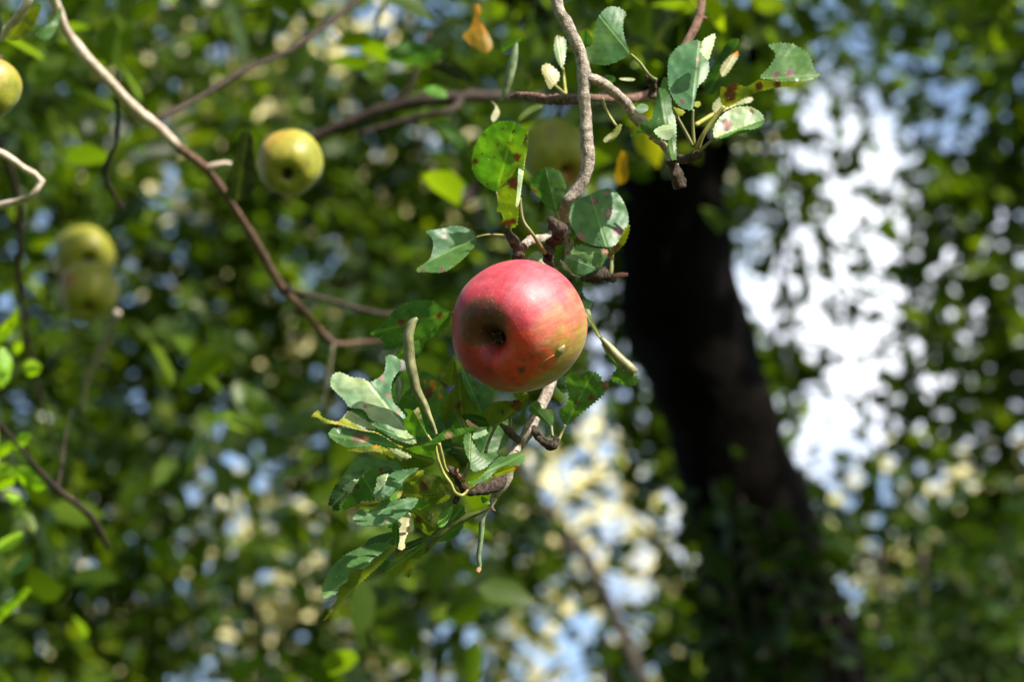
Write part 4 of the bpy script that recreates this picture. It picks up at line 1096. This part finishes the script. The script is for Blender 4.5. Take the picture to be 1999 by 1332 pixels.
Lf('B', [(150, 220), (215, 250), (220, 300), (205, 400), (195, 450), (160, 400), (135, 310)], (195, 450), (160, 225), 1.52, k=.5, tint='grey', spots=[(180, 225, 26, BROWN)], pet=[(195, 440), (205, 520), (215, 610, 1.49)], petr=2.8, petmat=M_PET)
Lf('B', [(1040, 720), (960, 700), (910, 640), (882, 570), (875, 450), (885, 370), (930, 310), (990, 275), (1085, 250), (1110, 320), (1140, 390), (1152, 450), (1120, 520), (1070, 560), (1055, 640)],
   (1042, 720), (1090, 255), 1.425, k=.8, fold=.25, tint='blue', spots=[(1075, 385, 16, PINK), (1068, 447, 14, DARK), (970, 660, 18, PURP)], pet=[(1042, 710), (1040, 800), (1050, 960, 1.425)], petr=3)
Lf('B', [(1075, 310), (1120, 240), (1190, 210), (1187, 260), (1160, 340), (1140, 400), (1100, 350)], (1100, 350), (1190, 212), 1.415, k=.6, kx=.3, tint='grey', spots=[(1080, 300, 14, BROWN)])
Lf('B', [(820, 560), (870, 585), (900, 640), (925, 740), (935, 830), (930, 960), (940, 1040), (900, 1040), (870, 1000), (880, 920), (800, 900), (750, 860), (700, 860), (640, 897), (628, 880), (680, 850), (690, 800), (770, 785), (790, 700), (800, 640)],
   (910, 1030), (830, 570), 1.41, k=.4, fold=.5, tint='green', wave=2.2)
Lf('B', [(780, 850), (830, 815), (900, 800), (930, 840), (890, 915), (830, 900)], (910, 830), (780, 850), 1.402, k=.9, tint='grey', wave=2)
Lf('B', [(845, 500), (882, 505), (880, 570), (900, 650), (830, 575)], (900, 640), (860, 500), 1.43, k=.6, tint='green')
Lf('B', [(670, 690), (710, 670), (752, 680), (752, 715), (710, 737), (672, 722)], (755, 695), (670, 705), 1.42, k=.7, tint='blue', tooth=.4)
Lf('B', [(1520, 295), (1580, 275), (1690, 280), (1740, 310), (1790, 340), (1815, 400), (1840, 470), (1882, 485), (1800, 522), (1700, 532), (1560, 518), (1470, 505), (1500, 470), (1540, 430), (1585, 360), (1555, 315)],
   (1470, 510), (1880, 485), 1.43, k=.9, fold=.1, tint='green', tint2='green', spots=[(1580, 485, 28, PURP), (1670, 475, 30, PURP), (1718, 520, 12, (.5, .5, .5))], tooth=1.5)
Lf('B', [(1470, 512), (1600, 527), (1720, 528), (1800, 522), (1700, 552), (1560, 572), (1440, 602), (1350, 650), (1280, 692), (1240, 702), (1215, 640), (1220, 553), (1260, 570), (1300, 535), (1390, 565), (1430, 540)],
   (1240, 700), (1800, 522), 1.422, k=-.7, fold=.1, tint='olive', spots=[(1285, 618, 44, BROWN), (1300, 558, 40, BROWN), (1470, 560, 30, BROWN), (1590, 545, 24, BROWN)], pet=[(1245, 690), (1180, 770), (1110, 870), (1070, 965, 1.425)], petr=4.5, petmat=M_PET)
Lf('B', [(1172, 830), (1230, 740), (1320, 690), (1420, 690), (1490, 730), (1512, 800), (1440, 840), (1340, 842), (1260, 890), (1172, 902)], (1172, 895), (1505, 770), 1.415, k=.8, fold=-.3, tint='grey', tint2='green', spots=[(1255, 810, 40, PURP), (1265, 805, 28, PINK), (1422, 726, 18, BROWN)], pet=[(1180, 895), (1130, 940), (1080, 985, 1.42)], petr=3)
Lf('B', [(1200, 900), (1280, 875), (1340, 842), (1440, 842), (1505, 800), (1470, 840), (1340, 870), (1260, 900)], (1200, 900), (1505, 800), 1.42, k=-.6, tint='lime', tooth=.5)
Lf('B', [(1160, 690), (1220, 620), (1240, 680), (1430, 620), (1435, 660), (1300, 690), (1190, 745)], (1180, 740), (1430, 630), 1.52, k=.8, tint='pale', pet=[(1180, 735), (1060, 810, 1.46)], petr=3.5, petmat=M_PET)
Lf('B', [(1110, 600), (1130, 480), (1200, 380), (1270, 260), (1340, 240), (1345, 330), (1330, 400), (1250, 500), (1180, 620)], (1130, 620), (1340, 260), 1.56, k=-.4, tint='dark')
Lf('B', [(1215, 470), (1230, 420), (1290, 350), (1330, 320), (1340, 360), (1290, 440), (1240, 505)], (1225, 500), (1335, 325), 1.55, k=.8, tint='pale', spots=[(1320, 335, 26, RUST)])
Lf('B', [(450, 910), (520, 850), (560, 810), (580, 800), (575, 845), (530, 912), (470, 927)], (560, 810), (455, 920), 1.48, k=.7, tint='olive', pet=[(455, 640, 1.45), (475, 710), (530, 800), (545, 820, 1.48)], petr=2.6, petmat=M_PET)
Lf('B', [(550, 505), (640, 503), (678, 515), (640, 528), (575, 520)], (550, 512), (678, 515), 1.47, k=.8, tint='pale', tooth=.2)
Lf('B', [(420, 530), (470, 480), (530, 490), (545, 520), (500, 545)], (530, 535), (430, 500), 1.47, k=-.5, tint='green')
Lf('B', [(905, 690), (960, 705), (1000, 730), (950, 760), (915, 745)], (1000, 735), (910, 720), 1.45, k=.6, tint='yellow')
Lf('B', [(1050, 660), (1085, 655), (1098, 680), (1070, 700), (1050, 690)], (1050, 690), (1098, 670), 1.45, k=.4, tint='yellow', tooth=.3)
br('petiole', [(1316, 216, 1.425, 2.4), (1332, 246, 1.425, 3.0), (1353, 285, 1.425, 4)], M_PETG, per=.0018, sides=8)
# ---- right of the apple
Lf('C', [(1000, 178), (1060, 182), (1160, 228), (1220, 262), (1240, 308), (1232, 380), (1265, 430), (1342, 458), (1305, 507), (1252, 515), (1245, 590), (1225, 500), (1150, 330), (1060, 230)], (1010, 180), (1255, 590), 1.43, k=-.5, kx=.2, tint='dark', spots=[(1140, 280, 26, DARK)])
Lf('C', [(1045, 108), (1075, 118), (1160, 225), (1235, 252), (1215, 262), (1150, 240), (1085, 190)], (1230, 255), (1050, 110), 1.425, k=.8, tint='pale', tooth=.6)
Lf('C', [(1240, 508), (1295, 515), (1310, 570), (1340, 640), (1395, 745), (1370, 765), (1290, 630), (1255, 600)], (1245, 510), (1390, 750), 1.425, k=.4, tint='olive', tooth=.4)
roll(AB, 'C', [(1385, 745, 14), (1430, 800, 32), (1500, 880, 40), (1570, 950, 46), (1640, 1015, 44), (1665, 1035, 38)], 'pale', D=1.415)
Lf('C', [(1375, 770), (1480, 900), (1560, 1000), (1520, 1010), (1430, 880)], (1375, 770), (1540, 1010), 1.425, k=-.3, tint='green', tooth=.4)
Lf('C', [(1462, 1080), (1500, 1020), (1525, 980), (1600, 1030), (1665, 1035), (1615, 955), (1650, 955), (1672, 1040), (1700, 1112), (1640, 1140), (1610, 1150), (1560, 1130), (1490, 1105)], (1530, 990), (1600, 1150), 1.42, k=-.4, tint='green', tooth=1.8, hole=[(1610, 1105, 14)])
Lf('F', [(1395, 620), (1385, 600), (1440, 575), (1500, 592), (1540, 563), (1600, 575), (1630, 612), (1640, 645), (1680, 630), (1690, 680), (1640, 730), (1580, 790), (1500, 850), (1430, 910), (1395, 942), (1350, 870), (1345, 830), (1400, 790), (1420, 740), (1395, 680)],
   (1390, 940), (1570, 590), 1.385, k=-.3, fold=.3, tint='green', spots=[(1570, 750, 22, BROWN), (1470, 785, 16, BROWN), (1665, 660, 26, BROWN)], hole=[(1520, 635, 13)], tooth=1.8, pet=[(1390, 930), (1365, 990), (1340, 1050, 1.38)], petr=2.8)
Lf('C', [(990, 1100), (1085, 1035), (1092, 1120), (1118, 1190), (1070, 1205), (1030, 1150)], (1000, 1100), (1115, 1195), 1.44, k=-.4, tint='dark')
Lf('F', [(1138, 840), (1180, 762), (1222, 780), (1232, 822), (1280, 830), (1315, 815), (1322, 890), (1300, 947), (1240, 910), (1190, 862)], (1300, 945), (1170, 800), 1.385, k=-.2, tint='green', spots=[(1310, 835, 16, BROWN)], pet=[(1298, 940), (1305, 1010, 1.38)], petr=2.5)
Lf('F', [(1030, 715), (1080, 705), (1150, 712), (1110, 760), (1060, 760)], (1100, 760), (1060, 705), 1.42, k=-.4, tint='olive')
# ---- left of the apple
Lf('F', [(65, 320), (140, 270), (210, 190), (270, 130), (350, 95), (470, 85), (550, 110), (622, 168), (560, 250), (500, 290), (430, 340), (380, 372), (300, 400), (200, 425), (160, 432), (180, 390), (150, 347)],
   (622, 172), (70, 320), 1.405, k=-.45, fold=.15, tint='green', spots=[(545, 193, 24, BROWN), (290, 238, 26, BROWN)], tooth=1.1)
Lf('F', [(622, 180), (612, 250), (560, 300), (500, 342), (450, 362), (430, 430), (385, 492), (330, 505), (250, 480), (255, 430), (380, 372), (470, 312), (560, 250)], (622, 180), (260, 470), 1.40, k=-.2, fold=.1, tint='lime', spots=[(385, 475, 18, PURP)])
br('petiole', [(881, 612, 1.40, 2.4), (900, 610, 1.42, 2.6), (940, 600, 1.44, 3)], M_PETG, per=.003, sides=8)
# ---- low left cluster
Lf('D', [(188, 350), (195, 310), (240, 275), (300, 288), (360, 325), (440, 323), (500, 362), (530, 355), (600, 310), (630, 270), (640, 190), (630, 148), (680, 133), (730, 155), (762, 200), (757, 260), (720, 300), (690, 350), (680, 420), (690, 500), (710, 540), (770, 600), (815, 665), (860, 780), (895, 862), (830, 865), (760, 830), (700, 752), (640, 702), (560, 690), (500, 655), (470, 590), (440, 575), (330, 566), (300, 500), (240, 450), (190, 400)],
   (880, 840), (480, 340), 1.365, k=.75, fold=.12, tint='grey', tint2='blue', spots=[(612, 328, 22, PINK), (655, 470, 22, PINK), (740, 605, 18, PINK), (465, 560, 16, PINK)], wave=1.5)
Lf('D', [(745, 300), (800, 262), (900, 258), (980, 280), (1050, 330), (1110, 400), (1152, 470), (1130, 500), (1080, 560), (1060, 640), (1040, 700), (960, 742), (890, 650), (780, 580), (720, 540), (690, 490), (680, 430), (705, 360)],
   (1030, 720), (830, 270), 1.375, k=-.35, fold=.2, tint='green', spots=[(1015, 372, 26, RUST), (1030, 395, 20, RUST), (1080, 472, 22, RUST), (910, 346, 14, RUST), (955, 362, 12, RUST), (990, 442, 42, BROWN), (1082, 395, 12, RUST)])
roll(AB, 'F', [(395, 212, 10), (360, 245, 30), (335, 330, 38), (340, 420, 38), (350, 520, 38), (375, 640, 36), (400, 720, 32), (440, 790, 26), (470, 860, 20), (500, 930, 15), (520, 990, 13)], 'pale', D=1.35)
roll(AB, 'D', [(748, 320, 18), (748, 380, 32), (745, 440, 30), (740, 490, 20), (735, 535, 4)], 'grey', D=1.352)
Lf('D', [(1062, 320), (1072, 280), (1122, 225), (1180, 205), (1190, 168), (1212, 230), (1222, 330), (1200, 382), (1160, 402), (1130, 380), (1085, 350)], (1160, 400), (1190, 170), 1.405, k=-.4, tint='olive', spots=[(1100, 300, 26, (.28, .26, .10))])
Lf('D', [(1200, 400), (1222, 330), (1250, 300), (1290, 420), (1330, 500), (1400, 602), (1330, 622), (1230, 622), (1150, 682), (1080, 692), (1090, 622), (1060, 560), (1150, 452)], (1260, 650), (1230, 310), 1.41, k=-.5, tint='olive', spots=[(1230, 555, 22, BROWN), (1240, 530, 18, BROWN)], hole=[(1120, 630, 12)], pet=[(1190, 580), (1230, 650), (1280, 730, 1.39)], petr=3.2)
Lf('D', [(1250, 235), (1300, 285), (1390, 352), (1450, 388), (1506, 428), (1512, 500), (1480, 562), (1430, 602), (1400, 604), (1340, 512), (1290, 422), (1258, 340)], (1410, 600), (1260, 245), 1.425, k=.6, tint='blue', spots=[(1355, 372, 10, BROWN)])
Lf('D', [(1430, 602), (1470, 552), (1530, 520), (1600, 510), (1680, 515), (1740, 480), (1800, 448), (1802, 490), (1785, 552), (1720, 602), (1640, 652), (1560, 702), (1510, 742), (1470, 692), (1440, 642)], (1530, 725), (1800, 455), 1.395, k=-.5, tint='olive', spots=[(1690, 535, 50, BROWN), (1585, 605, 12, DARK)], pet=[(1540, 700), (1500, 780), (1460, 880), (1450, 930, 1.39)], petr=3)
br('petiole', [(998, 815, 1.395, 2), (997, 838, 1.392, 2.2)], M_PETG, per=.002, sides=8)
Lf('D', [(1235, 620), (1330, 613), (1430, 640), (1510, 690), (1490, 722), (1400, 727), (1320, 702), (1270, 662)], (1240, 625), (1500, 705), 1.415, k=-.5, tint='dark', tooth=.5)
Lf('D', [(775, 573), (830, 580), (870, 592), (905, 555), (930, 640), (952, 720), (980, 790), (970, 802), (880, 802), (820, 780), (800, 722), (770, 672), (830, 632)], (985, 815), (860, 590), 1.345, k=-.3, tint='lime', spots=[(890, 590, 30, (.45, .36, .16)), (920, 640, 22, (.45, .36, .16))], pet=[(975, 790), (1000, 830), (1040, 870, 1.346)], petr=3, petmat=M_PET)
Lf('D', [(22, 650), (60, 600), (95, 583), (110, 640), (170, 670), (250, 682), (290, 642), (400, 712), (470, 752), (560, 760), (700, 852), (792, 892), (760, 897), (650, 822), (560, 772), (450, 757), (330, 722), (230, 702), (130, 697), (80, 642)], (780, 890), (60, 620), 1.352, k=.5, tint='yellow', spots=[(40, 640, 26, (.12, .10, .02)), (230, 690, 34, (.2, .17, .02))], tooth=.9)
Lf('D', [(285, 640), (340, 590), (420, 573), (470, 600), (500, 650), (512, 702), (580, 742), (500, 742), (400, 702), (330, 682)], (580, 740), (350, 600), 1.36, k=.6, tint='grey', tint2='green', wave=2)
Lf('D', [(490, 690), (560, 690), (640, 702), (720, 690), (800, 740), (880, 800), (890, 860), (800, 860), (720, 830), (660, 800), (580, 745)], (880, 850), (500, 690), 1.37, k=.6, tint='blue', wave=2)
Lf('D', [(163, 795), (200, 730), (240, 733), (330, 730), (450, 757), (560, 772), (640, 812), (700, 852), (792, 902), (700, 902), (600, 882), (490, 892), (330, 897), (250, 860)], (790, 900), (180, 780), 1.358, k=.8, fold=.2, tint='green', tint2='blue', spots=[(440, 815, 40, PINK), (400, 815, 36, PURP), (480, 820, 24, (.45, .2, .12)), (265, 755, 18, (.5, .5, .45))])
Lf('D', [(308, 910), (400, 898), (500, 885), (560, 868), (600, 880), (670, 910), (720, 960), (700, 987), (640, 950), (560, 922), (480, 922), (410, 942), (340, 922)], (700, 975), (320, 912), 1.35, k=-.2, tint='yellow', spots=[(560, 885, 22, RUST)])
Lf('D', [(640, 868), (700, 883), (780, 920), (862, 965), (800, 992), (770, 1012), (720, 970), (680, 920)], (850, 968), (650, 870), 1.36, k=.6, tint='grey', tint2='green', spots=[(790, 990, 26, BROWN)])
Lf('D', [(788, 905), (860, 880), (940, 868), (1030, 820), (1100, 760), (1140, 738), (1200, 743), (1300, 728), (1342, 725), (1400, 742), (1320, 762), (1240, 792), (1180, 812), (1100, 832), (1050, 862), (1042, 920), (1022, 982), (960, 962), (880, 942)], (1040, 860), (800, 908), 1.34, k=-.3, fold=.2, tint='lime', spots=[(1150, 795, 34, (.35, .22, .12)), (810, 912, 14, RUST)])
Lf('D', [(1338, 800), (1380, 745), (1430, 720), (1478, 780), (1400, 812), (1340, 832)], (1345, 815), (1470, 765), 1.36, k=.6, tint='grey')
Lf('D', [(1285, 665), (1310, 660), (1340, 695), (1395, 722), (1390, 740), (1330, 735), (1300, 705)], (1290, 665), (1390, 732), 1.37, k=.5, tint='pale', spots=[(1320, 690, 60, (.42, .22, .15))], tooth=.4)
Lf('D', [(1088, 840), (1130, 813), (1180, 840), (1188, 872), (1150, 902), (1090, 912), (1070, 880)], (1185, 890), (1090, 860), 1.385, k=-.4, tint='dark', pet=[(1180, 890), (1270, 907, 1.385)], petr=2)
Lf('D', [(1268, 800), (1300, 770), (1330, 768), (1332, 840), (1372, 890), (1412, 947), (1480, 942), (1532, 920), (1552, 960), (1500, 1012), (1430, 1072), (1350, 1092), (1325, 1062), (1320, 1000), (1280, 932)], (1318, 1020), (1330, 780), 1.355, k=.5, fold=.3, tint='green', pet=[(1318, 1010), (1290, 1090), (1250, 1175, 1.355)], petr=3.4)
Lf('D', [(1288, 1180), (1370, 1160), (1440, 1100), (1500, 1020), (1570, 960), (1612, 972), (1690, 930), (1762, 938), (1774, 1000), (1720, 1042), (1640, 1050), (1560, 1070), (1500, 1122), (1430, 1170), (1360, 1192)], (1290, 1182), (1765, 945), 1.35, k=.8, fold=.2, tint='green', spots=[(1420, 1100, 8, (.4, .4, .3))])
Lf('D', [(1490, 1125), (1560, 1055), (1640, 1032), (1732, 1045), (1690, 1077), (1600, 1112), (1540, 1132)], (1490, 1125), (1730, 1046), 1.343, k=-.5, tint='yellow', spots=[(1705, 1058, 22, (.35, .05, .01)), (1500, 1115, 16, BROWN)])
# ---- leaves deeper in the low cluster, seen between the front ones
def plain_leaf(b, t, wd, D, **kw):
    ax_, ay_ = t[0] - b[0], t[1] - b[1]
    pr = [(0, .0), (.08, .30), (.22, .72), (.42, 1), (.62, .93), (.80, .62), (.92, .28), (1, 0)]
    up_s = [(b[0] + ax_ * u - ay_ * h * wd * random.uniform(.88, 1.1), b[1] + ay_ * u + ax_ * h * wd * random.uniform(.88, 1.1)) for u, h in pr]
    dn_s = [(b[0] + ax_ * u + ay_ * h * wd * random.uniform(.88, 1.1), b[1] + ay_ * u - ax_ * h * wd * random.uniform(.88, 1.1)) for u, h in pr[1:-1]]
    Lf('O', up_s + dn_s[::-1], b, t, D, pet=[b, ((b[0] + 890) / 2, (b[1] + 935) / 2 + 6), (893, 945, 1.37)] if kw.pop('pt', 0) else None, petr=2, **kw)


for b_, t_, w_, D_, k_, ti_ in (((800, 855), (700, 790), .33, 1.42, .5, 'green'), ((850, 905), (742, 868), .30, 1.40, -.4, 'olive'), ((880, 880), (790, 800), .34, 1.43, .6, 'green'), ((905, 870), (935, 770), .32, 1.43, -.5, 'lime'),
                                ((830, 945), (730, 935), .34, 1.41, .6, 'green'), ((840, 985), (755, 1030), .30, 1.40, -.4, 'lime'), ((770, 915), (668, 930), .30, 1.41, .5, 'green'), ((940, 890), (985, 800), .33, 1.44, .5, 'green'),
                                ((905, 985), (850, 1060), .30, 1.41, -.5, 'green'), ((775, 1040), (700, 1120), .28, 1.42, .5, 'dark'), ((870, 850), (842, 750), .33, 1.43, .5, 'green')):
    plain_leaf(b_, t_, w_, D_, k=k_, tint=ti_, fold=.3)
# ---- the lowest fan
Lf('G', [(8, 740), (20, 640), (70, 500), (120, 400), (220, 290), (380, 200), (500, 180), (650, 145), (570, 230), (500, 310), (420, 420), (330, 540), (250, 660), (180, 700), (200, 830), (60, 800)], (640, 150), (30, 780), 1.375, k=-.1, fold=.3, tint='dark', tooth=1.3, spots=[(30, 800, 60, (.2, .25, .18))])
Lf('G', [(235, 490), (270, 420), (370, 320), (490, 290), (510, 350), (440, 400), (400, 500), (330, 545), (310, 490)], (400, 500), (300, 400), 1.367, k=.8, tint='grey', tooth=1.8)
Lf('G', [(215, 775), (260, 700), (330, 600), (390, 520), (400, 590), (470, 650), (475, 702), (380, 752), (250, 805)], (460, 690), (225, 780), 1.362, k=-.4, tint='lime')
Lf('G', [(400, 500), (450, 380), (520, 280), (640, 190), (740, 110), (890, 108), (900, 170), (800, 240), (790, 380), (740, 500), (720, 560), (805, 642), (640, 662), (470, 642), (400, 580)], (790, 640), (560, 250), 1.36, k=-.3, tint='green', spots=[(475, 415, 40, BROWN), (870, 150, 40, (.10, .02, .015))])
Lf('G', [(650, 130), (760, 40), (860, 5), (980, 0), (1110, 0), (1160, 60), (1230, 165), (1080, 180), (930, 108), (760, 110)], (1230, 165), (700, 110), 1.38, k=.5, tint='blue', spots=[(980, 165, 70, (.07, .012, .01))])
Lf('G', [(735, 575), (760, 430), (800, 260), (900, 220), (1015, 198), (980, 262), (965, 370), (870, 480), (850, 570), (950, 630), (860, 650)], (860, 610), (990, 200), 1.368, k=.7, tint='grey', wave=2)
Lf('G', [(860, 560), (880, 480), (950, 330), (980, 240), (1070, 180), (1200, 150), (1350, 130), (1475, 108), (1472, 150), (1340, 232), (1260, 302), (1210, 380), (1100, 480), (1000, 592), (900, 602)], (1470, 120), (880, 580), 1.36, k=.6, fold=.25, tint='blue')
Lf('G', [(1000, 592), (1060, 510), (1130, 430), (1212, 378), (1228, 440), (1200, 572), (1130, 642), (1010, 662)], (1210, 390), (1010, 650), 1.352, k=.4, tint='lime', spots=[(1180, 560, 50, (.30, .14, .02))], tooth=.4)
Lf('G', [(1210, 380), (1250, 310), (1330, 240), (1450, 170), (1565, 143), (1575, 190), (1540, 240), (1450, 322), (1380, 402), (1350, 382), (1280, 312)], (1570, 160), (1220, 375), 1.352, k=-.3, tint='yellow')
Lf('G', [(1240, 575), (1218, 440), (1300, 318), (1380, 402), (1560, 228), (1790, 238), (1850, 270), (1900, 340), (2000, 420), (2000, 545), (1700, 532), (1500, 592), (1300, 622)], (2000, 545), (1240, 560), 1.366, k=-.55, tint='olive', spots=[(1560, 420, 80, BROWN)], pet=[(1900, 540), (2020, 545), (2110, 570, 1.366)], petr=1.6)
Lf('G', [(1500, 602), (1720, 547), (2000, 547), (1985, 620), (1850, 692), (1700, 702), (1560, 652)], (2000, 550), (1500, 610), 1.37, k=-.5, tint='olive')
Lf('G', [(400, 960), (440, 870), (500, 785), (640, 800), (800, 770), (880, 662), (1050, 662), (1300, 602), (1472, 610), (1472, 660), (1380, 782), (1200, 912), (1100, 992), (960, 1062), (800, 1066), (620, 1062), (500, 1047)], (1470, 620), (410, 960), 1.358, k=.75, fold=.15, tint='blue', spots=[(970, 990, 30, (.3, .3, .15))])
Lf('G', [(478, 720), (560, 690), (800, 640), (890, 660), (800, 772), (640, 802), (500, 790)], (890, 650), (490, 760), 1.352, k=-.4, tint='olive', tooth=.4)
Lf('G', [(1370, 820), (1430, 770), (1600, 800), (1780, 880), (1850, 950), (1840, 1100), (1780, 1240), (1640, 1220), (1500, 1140), (1400, 1020)], (1850, 1200), (1390, 810), 1.375, k=-.45, tint='olive', spots=[(1480, 970, 55, BROWN), (1650, 930, 26, (.4, .32, .15))], tooth=.5)
Lf('G', [(1130, 985), (1200, 920), (1365, 815), (1412, 1145), (1290, 1180), (1270, 1260), (1240, 1330), (1270, 1400), (1215, 1460), (1130, 1440), (1170, 1300), (1165, 1130)], (1360, 830), (1200, 1440), 1.365, k=.5, kx=.3, tint='pale', spots=[(1230, 1420, 60, (.45, .30, .14))], tooth=.5)
Lf('G', [(1050, 1060), (1120, 990), (1165, 1130), (1165, 1300), (1120, 1420), (1060, 1330), (1040, 1190)], (1120, 1000), (1100, 1400), 1.372, k=-.3, tint='green', hole=[(1100, 1230, 18)])
Lf('E', [(98, 1090), (105, 990), (150, 890), (210, 820), (300, 760), (400, 720), (500, 698), (592, 708), (540, 760), (470, 802), (400, 882), (290, 892), (282, 960), (210, 1010), (212, 1042), (160, 1072)],
   (595, 712), (105, 1090), 1.372, k=.7, fold=.1, tint='blue', tint2='green', spots=[], tooth=1.2)
Lf('E', [(590, 712), (622, 730), (550, 802), (470, 882), (380, 962), (280, 1062), (200, 1152), (150, 1212), (93, 1258), (150, 1170), (205, 1100), (215, 1042), (210, 1012), (282, 970), (290, 892), (400, 884), (470, 802)], (610, 720), (95, 1256), 1.365, k=-.5, fold=.1, tint='olive', spots=[(450, 805, 16, BROWN), (300, 905, 20, (.2, .16, .03)), (160, 1165, 12, (.4, .35, .2))], tooth=1.2)
Lf('E', [(538, 890), (560, 840), (640, 820), (700, 760), (780, 708), (812, 722), (805, 772), (750, 842), (710, 902), (702, 932), (690, 942), (668, 932), (670, 882), (620, 922), (590, 932), (545, 922)], (805, 715), (550, 900), 1.372, k=-.5, fold=.25, tint='olive', tint2='green', tooth=1.3, spots=[(695, 938, 16, DARK)])
roll(AB, 'E', [(1250, 462, 10), (1200, 485, 18), (1100, 525, 30), (1000, 575, 36), (930, 620, 42), (870, 670, 42), (825, 735, 34), (790, 780, 12)], 'olive', D=1.375, flat=.7)
roll(AB, 'E', [(1245, 470, 6), (1215, 520, 12), (1195, 570, 30), (1190, 640, 28), (1182, 720, 24), (1172, 800, 26), (1180, 870, 18), (1172, 905, 8)], 'grey', D=1.38, flat=.6)
Lf('E', [(1165, 870), (1190, 865), (1190, 890), (1175, 912), (1150, 888)], (1185, 868), (1165, 910), 1.376, k=.5, tint='pale', spots=[(1172, 890, 30, (.45, .22, .14))], tooth=.3)
Lf('E', [(890, 560), (920, 500), (1000, 438), (992, 500), (960, 562), (920, 602), (890, 592)], (1000, 440), (910, 600), 1.355, k=.4, fold=.3, tint='lime', tooth=.6)
Lf('E', [(1180, 380), (1230, 400), (1260, 440), (1200, 440)], (1180, 380), (1260, 440), 1.38, k=.4, tint='lime', tooth=.3)
Lf('E', [(660, 710), (740, 680), (800, 660), (810, 690), (700, 750), (640, 760)], (810, 675), (650, 750), 1.378, k=-.3, tint='dark', tooth=.5)

# ------------------------------------------------------------------ the red apple
AC = P(1010.5, 638, 1.385)
AR = 129.0 * 1.385 / FPX
axw = cam_dir(AXL)
red = empty('apple', AC, 'ripe red apple in focus with a brown rotten ring round its calyx', 'apple', 'apples on the tree')
fruit = link('fruit', apple_mesh('fruit', AC, AR, axw, red_colour, .014, 260, 12, dents=((.58, -.42, .12, .02), (.36, -.6, .05, .012))), M_APPLE, red)
# dried sepals in the calyx
bm = bmesh.new()
x = (RT - axw * RT.dot(axw)).normalized(); y = axw.cross(x)
q = AC + axw * AR * .60
for k in range(9):
    an = k * .698 + .2
    d = x * math.cos(an) + y * math.sin(an); s_ = d.cross(axw)
    L_ = random.uniform(.07, .13) if k % 2 else random.uniform(.09, .15); wd = .022 if k % 2 else .034
    p0 = q + d * AR * .015
    rows = []
    for t in (0, .35, .7, 1):
        c = p0 + d * AR * L_ * t * .8 + axw * AR * (.09 * math.sin(t * 2.6) + random.uniform(-.01, .01))
        wv = wd * (1 - t * .85) * AR
        rows.append((bm.verts.new(c + s_ * wv), bm.verts.new(c - s_ * wv)))
    for a_, b_ in zip(rows, rows[1:]): bm.faces.new((a_[0], a_[1], b_[1], b_[0]))
me = bpy.data.meshes.new('calyx'); bm.to_mesh(me); bm.free()
so_ = link('calyx', me, M_CALYX, red)
md = so_.modifiers.new('thick', 'SOLIDIFY'); md.thickness = .0004
# a few pale stamen threads
bm = bmesh.new(); bm.free()
M_FIB = plain_material('stamen_fibre', (.30, .24, .16), .8)
stamens = []
for k in range(4):
    an = 1.1 + k * 1.5
    d = x * math.cos(an) + y * math.sin(an)
    world_tube('stamen', [(*(q + d * AR * .01), .0003), (*(q + d * AR * .05 + axw * AR * .06), .00028), (*(q + d * AR * .11 + axw * AR * .10), .0002)], M_FIB, red, per=.0006, sides=5)
# stalk up to the spur behind
e0 = AC - axw * AR * .56
world_tube('stalk', [(*e0, .0016), (*(e0 - axw * AR * .25 + UP * .004), .0014), (*P(1080, 545, 1.45), .0014), (*P(1072, 505, 1.425), .002)], M_TWIG, red, per=.002, sides=10)


# dried drop of sap with its run
def on_apple(px_, py_, lift=0.0):
    o = CAM; d = (P(px_, py_, 1.0) - CAM).normalized()
    ok, loc, nrm_, _ = fruit.ray_cast(o - fruit.matrix_world.translation - AC if False else o - AC, d)
    return AC + loc + nrm_ * lift, nrm_


m_sap, sn, sout = new_mat('dried_sap')
sb = N(sn, 'ShaderNodeBsdfPrincipled', Roughness=.22)
sb.inputs['Base Color'].default_value = (.42, .34, .16, 1); sb.inputs['Alpha'].default_value = 1
sb.inputs['Transmission Weight'].default_value = .45; sb.inputs['IOR'].default_value = 1.35
sn.links.new(sb.outputs[0], sout.inputs['Surface'])
try:
    w1 = []
    for (sx, sy, sr) in ((1052, 727, .0003), (1054, 716, .0005), (1064, 705, .0004), (1076, 697, .0004), (1083, 694, .0009), (1089, 690, .0028), (1095, 684, .0031), (1100, 677, .0022), (1102, 672, .0004)):
        p_, n_ = on_apple(sx, sy, 0.0); w1.append((*p_, sr))
    world_tube('sap_drop', w1, m_sap, red, per=.0008, sides=10, rough=.02, flat=.55)
except Exception as ex:
    print('sap', ex)
